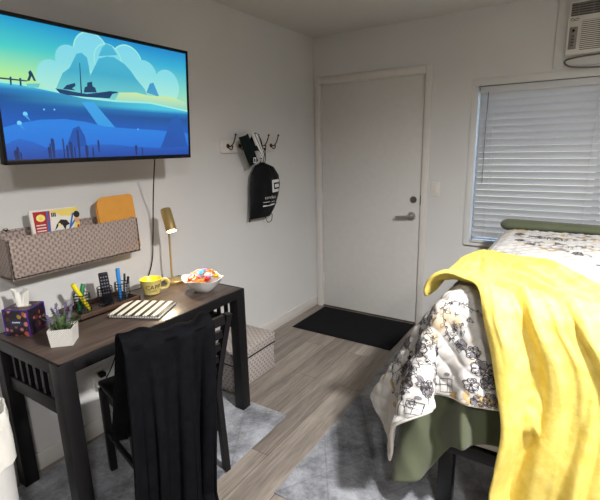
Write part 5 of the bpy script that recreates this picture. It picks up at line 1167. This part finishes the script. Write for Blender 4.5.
# keep the throw in front of the quilt
Q = QUILT.reshape(-1, 3)
qf = Q[(Q[:, 1] < -1.80) & (Q[:, 0] > 1.6)]; qt = Q[(Q[:, 2] > .88)]
Yf = YG.reshape(-1, 3)
for a0 in range(0, len(Yf), 2000):
    blk = Yf[a0:a0+2000]
    low = blk[:, 2] < .93
    if low.any():
        bb = blk[low]; D = (bb[:, None, 0]-qf[None, :, 0])**2+(bb[:, None, 2]-qf[None, :, 2])**2
        k4 = np.argsort(D, axis=1)[:, :6]; near = np.take_along_axis(D, k4, 1)[:, 0] < .003; lim = qf[k4, 1].min(1)-.017
        bb[:, 1] = np.where(near, np.minimum(bb[:, 1], lim), bb[:, 1]); blk[low] = bb
    hi_ = blk[:, 2] >= .93
    if hi_.any():
        bb = blk[hi_]; D = (bb[:, None, 0]-qt[None, :, 0])**2+(bb[:, None, 1]-qt[None, :, 1])**2
        k4 = np.argsort(D, axis=1)[:, :6]; near = np.take_along_axis(D, k4, 1)[:, 0] < .003; lim = qt[k4, 2].max(1)+.014
        bb[:, 2] = np.where(near, np.maximum(bb[:, 2], lim), bb[:, 2]); blk[hi_] = bb
    Yf[a0:a0+2000] = blk
YG = Yf.reshape(YG.shape)
# soften the pushes
for _ in range(3):
    Y2 = YG.copy(); Y2[1:-1, 1:-1] = (YG[1:-1, 1:-1]*2+YG[:-2, 1:-1]+YG[2:, 1:-1]+YG[1:-1, :-2]+YG[1:-1, 2:])/6; YG = Y2
yo = gmesh('throw_blanket', YG, [M['yellow']]); tag(yo, 'bright yellow plush throw draped over the quilt and down the bed side', 'blanket')
md = yo.modifiers.new('s', 'SOLIDIFY'); md.thickness = .012; md.offset = 0
md = yo.modifiers.new('ss', 'SUBSURF'); md.levels = 1; md.render_levels = 1

# ------------------------------------------------------------------ bin at the left edge
bn = thing('trash_can', 'white trash can with a white liner beside the near end of the desk', 'trash can', (.405, -3.035, .0148))
b = MB(); b.lathe([(0, .002), (.118, 0), (.122, .004), (.142, .60), (.142, .62), (.137, .62), (.116, .01), (0, .01)], n=40); b.build('bin_body', M['bin'], bn)
b = MB(); P = []
for (r, z) in ((.128, .40), (.134, .60), (.142, .632), (.147, .630), (.150, .60), (.148, .56), (.150, .50), (.149, .44)):
    P.append([((r+.003*sin(9*a)+.002*sin(17*a+z*20))*cos(a), (r+.003*sin(9*a)+.002*sin(17*a+z*20))*sin(a), z+.006*sin(5*a)*(z < .5)) for a in [2*PI*q/80 for q in range(80)]])
b.grid(P, wrap=True); b.build('bin_liner', M['liner'], bn)

# ------------------------------------------------------------------ lights
cl_ = thing('ceiling_light_or_fill', 'small round recessed ceiling light over the bed', 'ceiling light', (LIGHT[0], LIGHT[1], H))
b = MB(); b.lathe([(.062, -.002), (.088, -.002), (.090, -.006), (.075, -.012), (.062, -.008)], n=40, close=True); b.build('trim_ring', M['trim'], cl_)
b = MB(); b.lathe([(0, -.004), (.062, -.004)], n=40); b.build('lens', M['lens'], cl_)
def area(name, loc, rot, size, e, col, shape='DISK'):
    l = bpy.data.lights.new(name, 'AREA'); l.shape = shape; l.size = size; l.energy = e; l.color = col
    o = bpy.data.objects.new(name, l); COL.objects.link(o); o.location = loc; o.rotation_euler = rot; return o
l = bpy.data.lights.new('ceiling_lamp_or_fill', 'SPOT'); l.energy = MAIN_W; l.spot_size = R(168); l.spot_blend = .75; l.shadow_soft_size = .08; l.color = (1, .98, .95)
lo = bpy.data.objects.new('ceiling_lamp_or_fill', l); COL.objects.link(lo); lo.location = (LIGHT[0], LIGHT[1], H-.06)
fill_disc = thing('ceiling_light_or_fill', 'added wide round flat fill light on the ceiling nearer the camera', 'ceiling light', (FILL_POS[0], FILL_POS[1], H))  # made-up fixture, added as fill for the bed front and left wall
b = MB(); b.lathe([(.152, -.002), (.178, -.002), (.180, -.006), (.165, -.012), (.152, -.008)], n=40, close=True); b.build('trim_ring', M['trim'], fill_disc)
b = MB(); b.lathe([(0, -.004), (.152, -.004)], n=40); b.build('lens', M['lens'], fill_disc)
lo = area('ceiling_lamp_or_fill', (FILL_POS[0], FILL_POS[1], H-.02), (0, 0, 0), .13, FILL_W, (1, .98, .95)); lo.data.size = .30  # soft fill emitted by the added fixture

# ------------------------------------------------------------------ camera
cam = bpy.data.cameras.new('camera'); co = bpy.data.objects.new('camera', cam); COL.objects.link(co); scene.camera = co
yaw, pitch, roll = .5804, .2313, -.0228
f = Vector((-sin(yaw)*cos(pitch), cos(yaw)*cos(pitch), -sin(pitch))); r_ = f.cross(Vector((0, 0, 1))).normalized(); u_ = r_.cross(f)
r2 = r_*cos(roll)+u_*sin(roll); u2 = -r_*sin(roll)+u_*cos(roll)
mw = Matrix(((r2.x, u2.x, -f.x, 2.0978), (r2.y, u2.y, -f.y, -3.4759), (r2.z, u2.z, -f.z, 1.5079), (0, 0, 0, 1)))
co.matrix_world = mw; cam.sensor_width = 36; cam.sensor_fit = 'HORIZONTAL'; cam.lens = 435.34/600*36; cam.clip_start = .02
vs_ = scene.view_settings; vs_.view_transform = 'Standard'; vs_.look = 'None'; vs_.gamma = 1; vs_.exposure = EXPO; vs_.use_curve_mapping = False
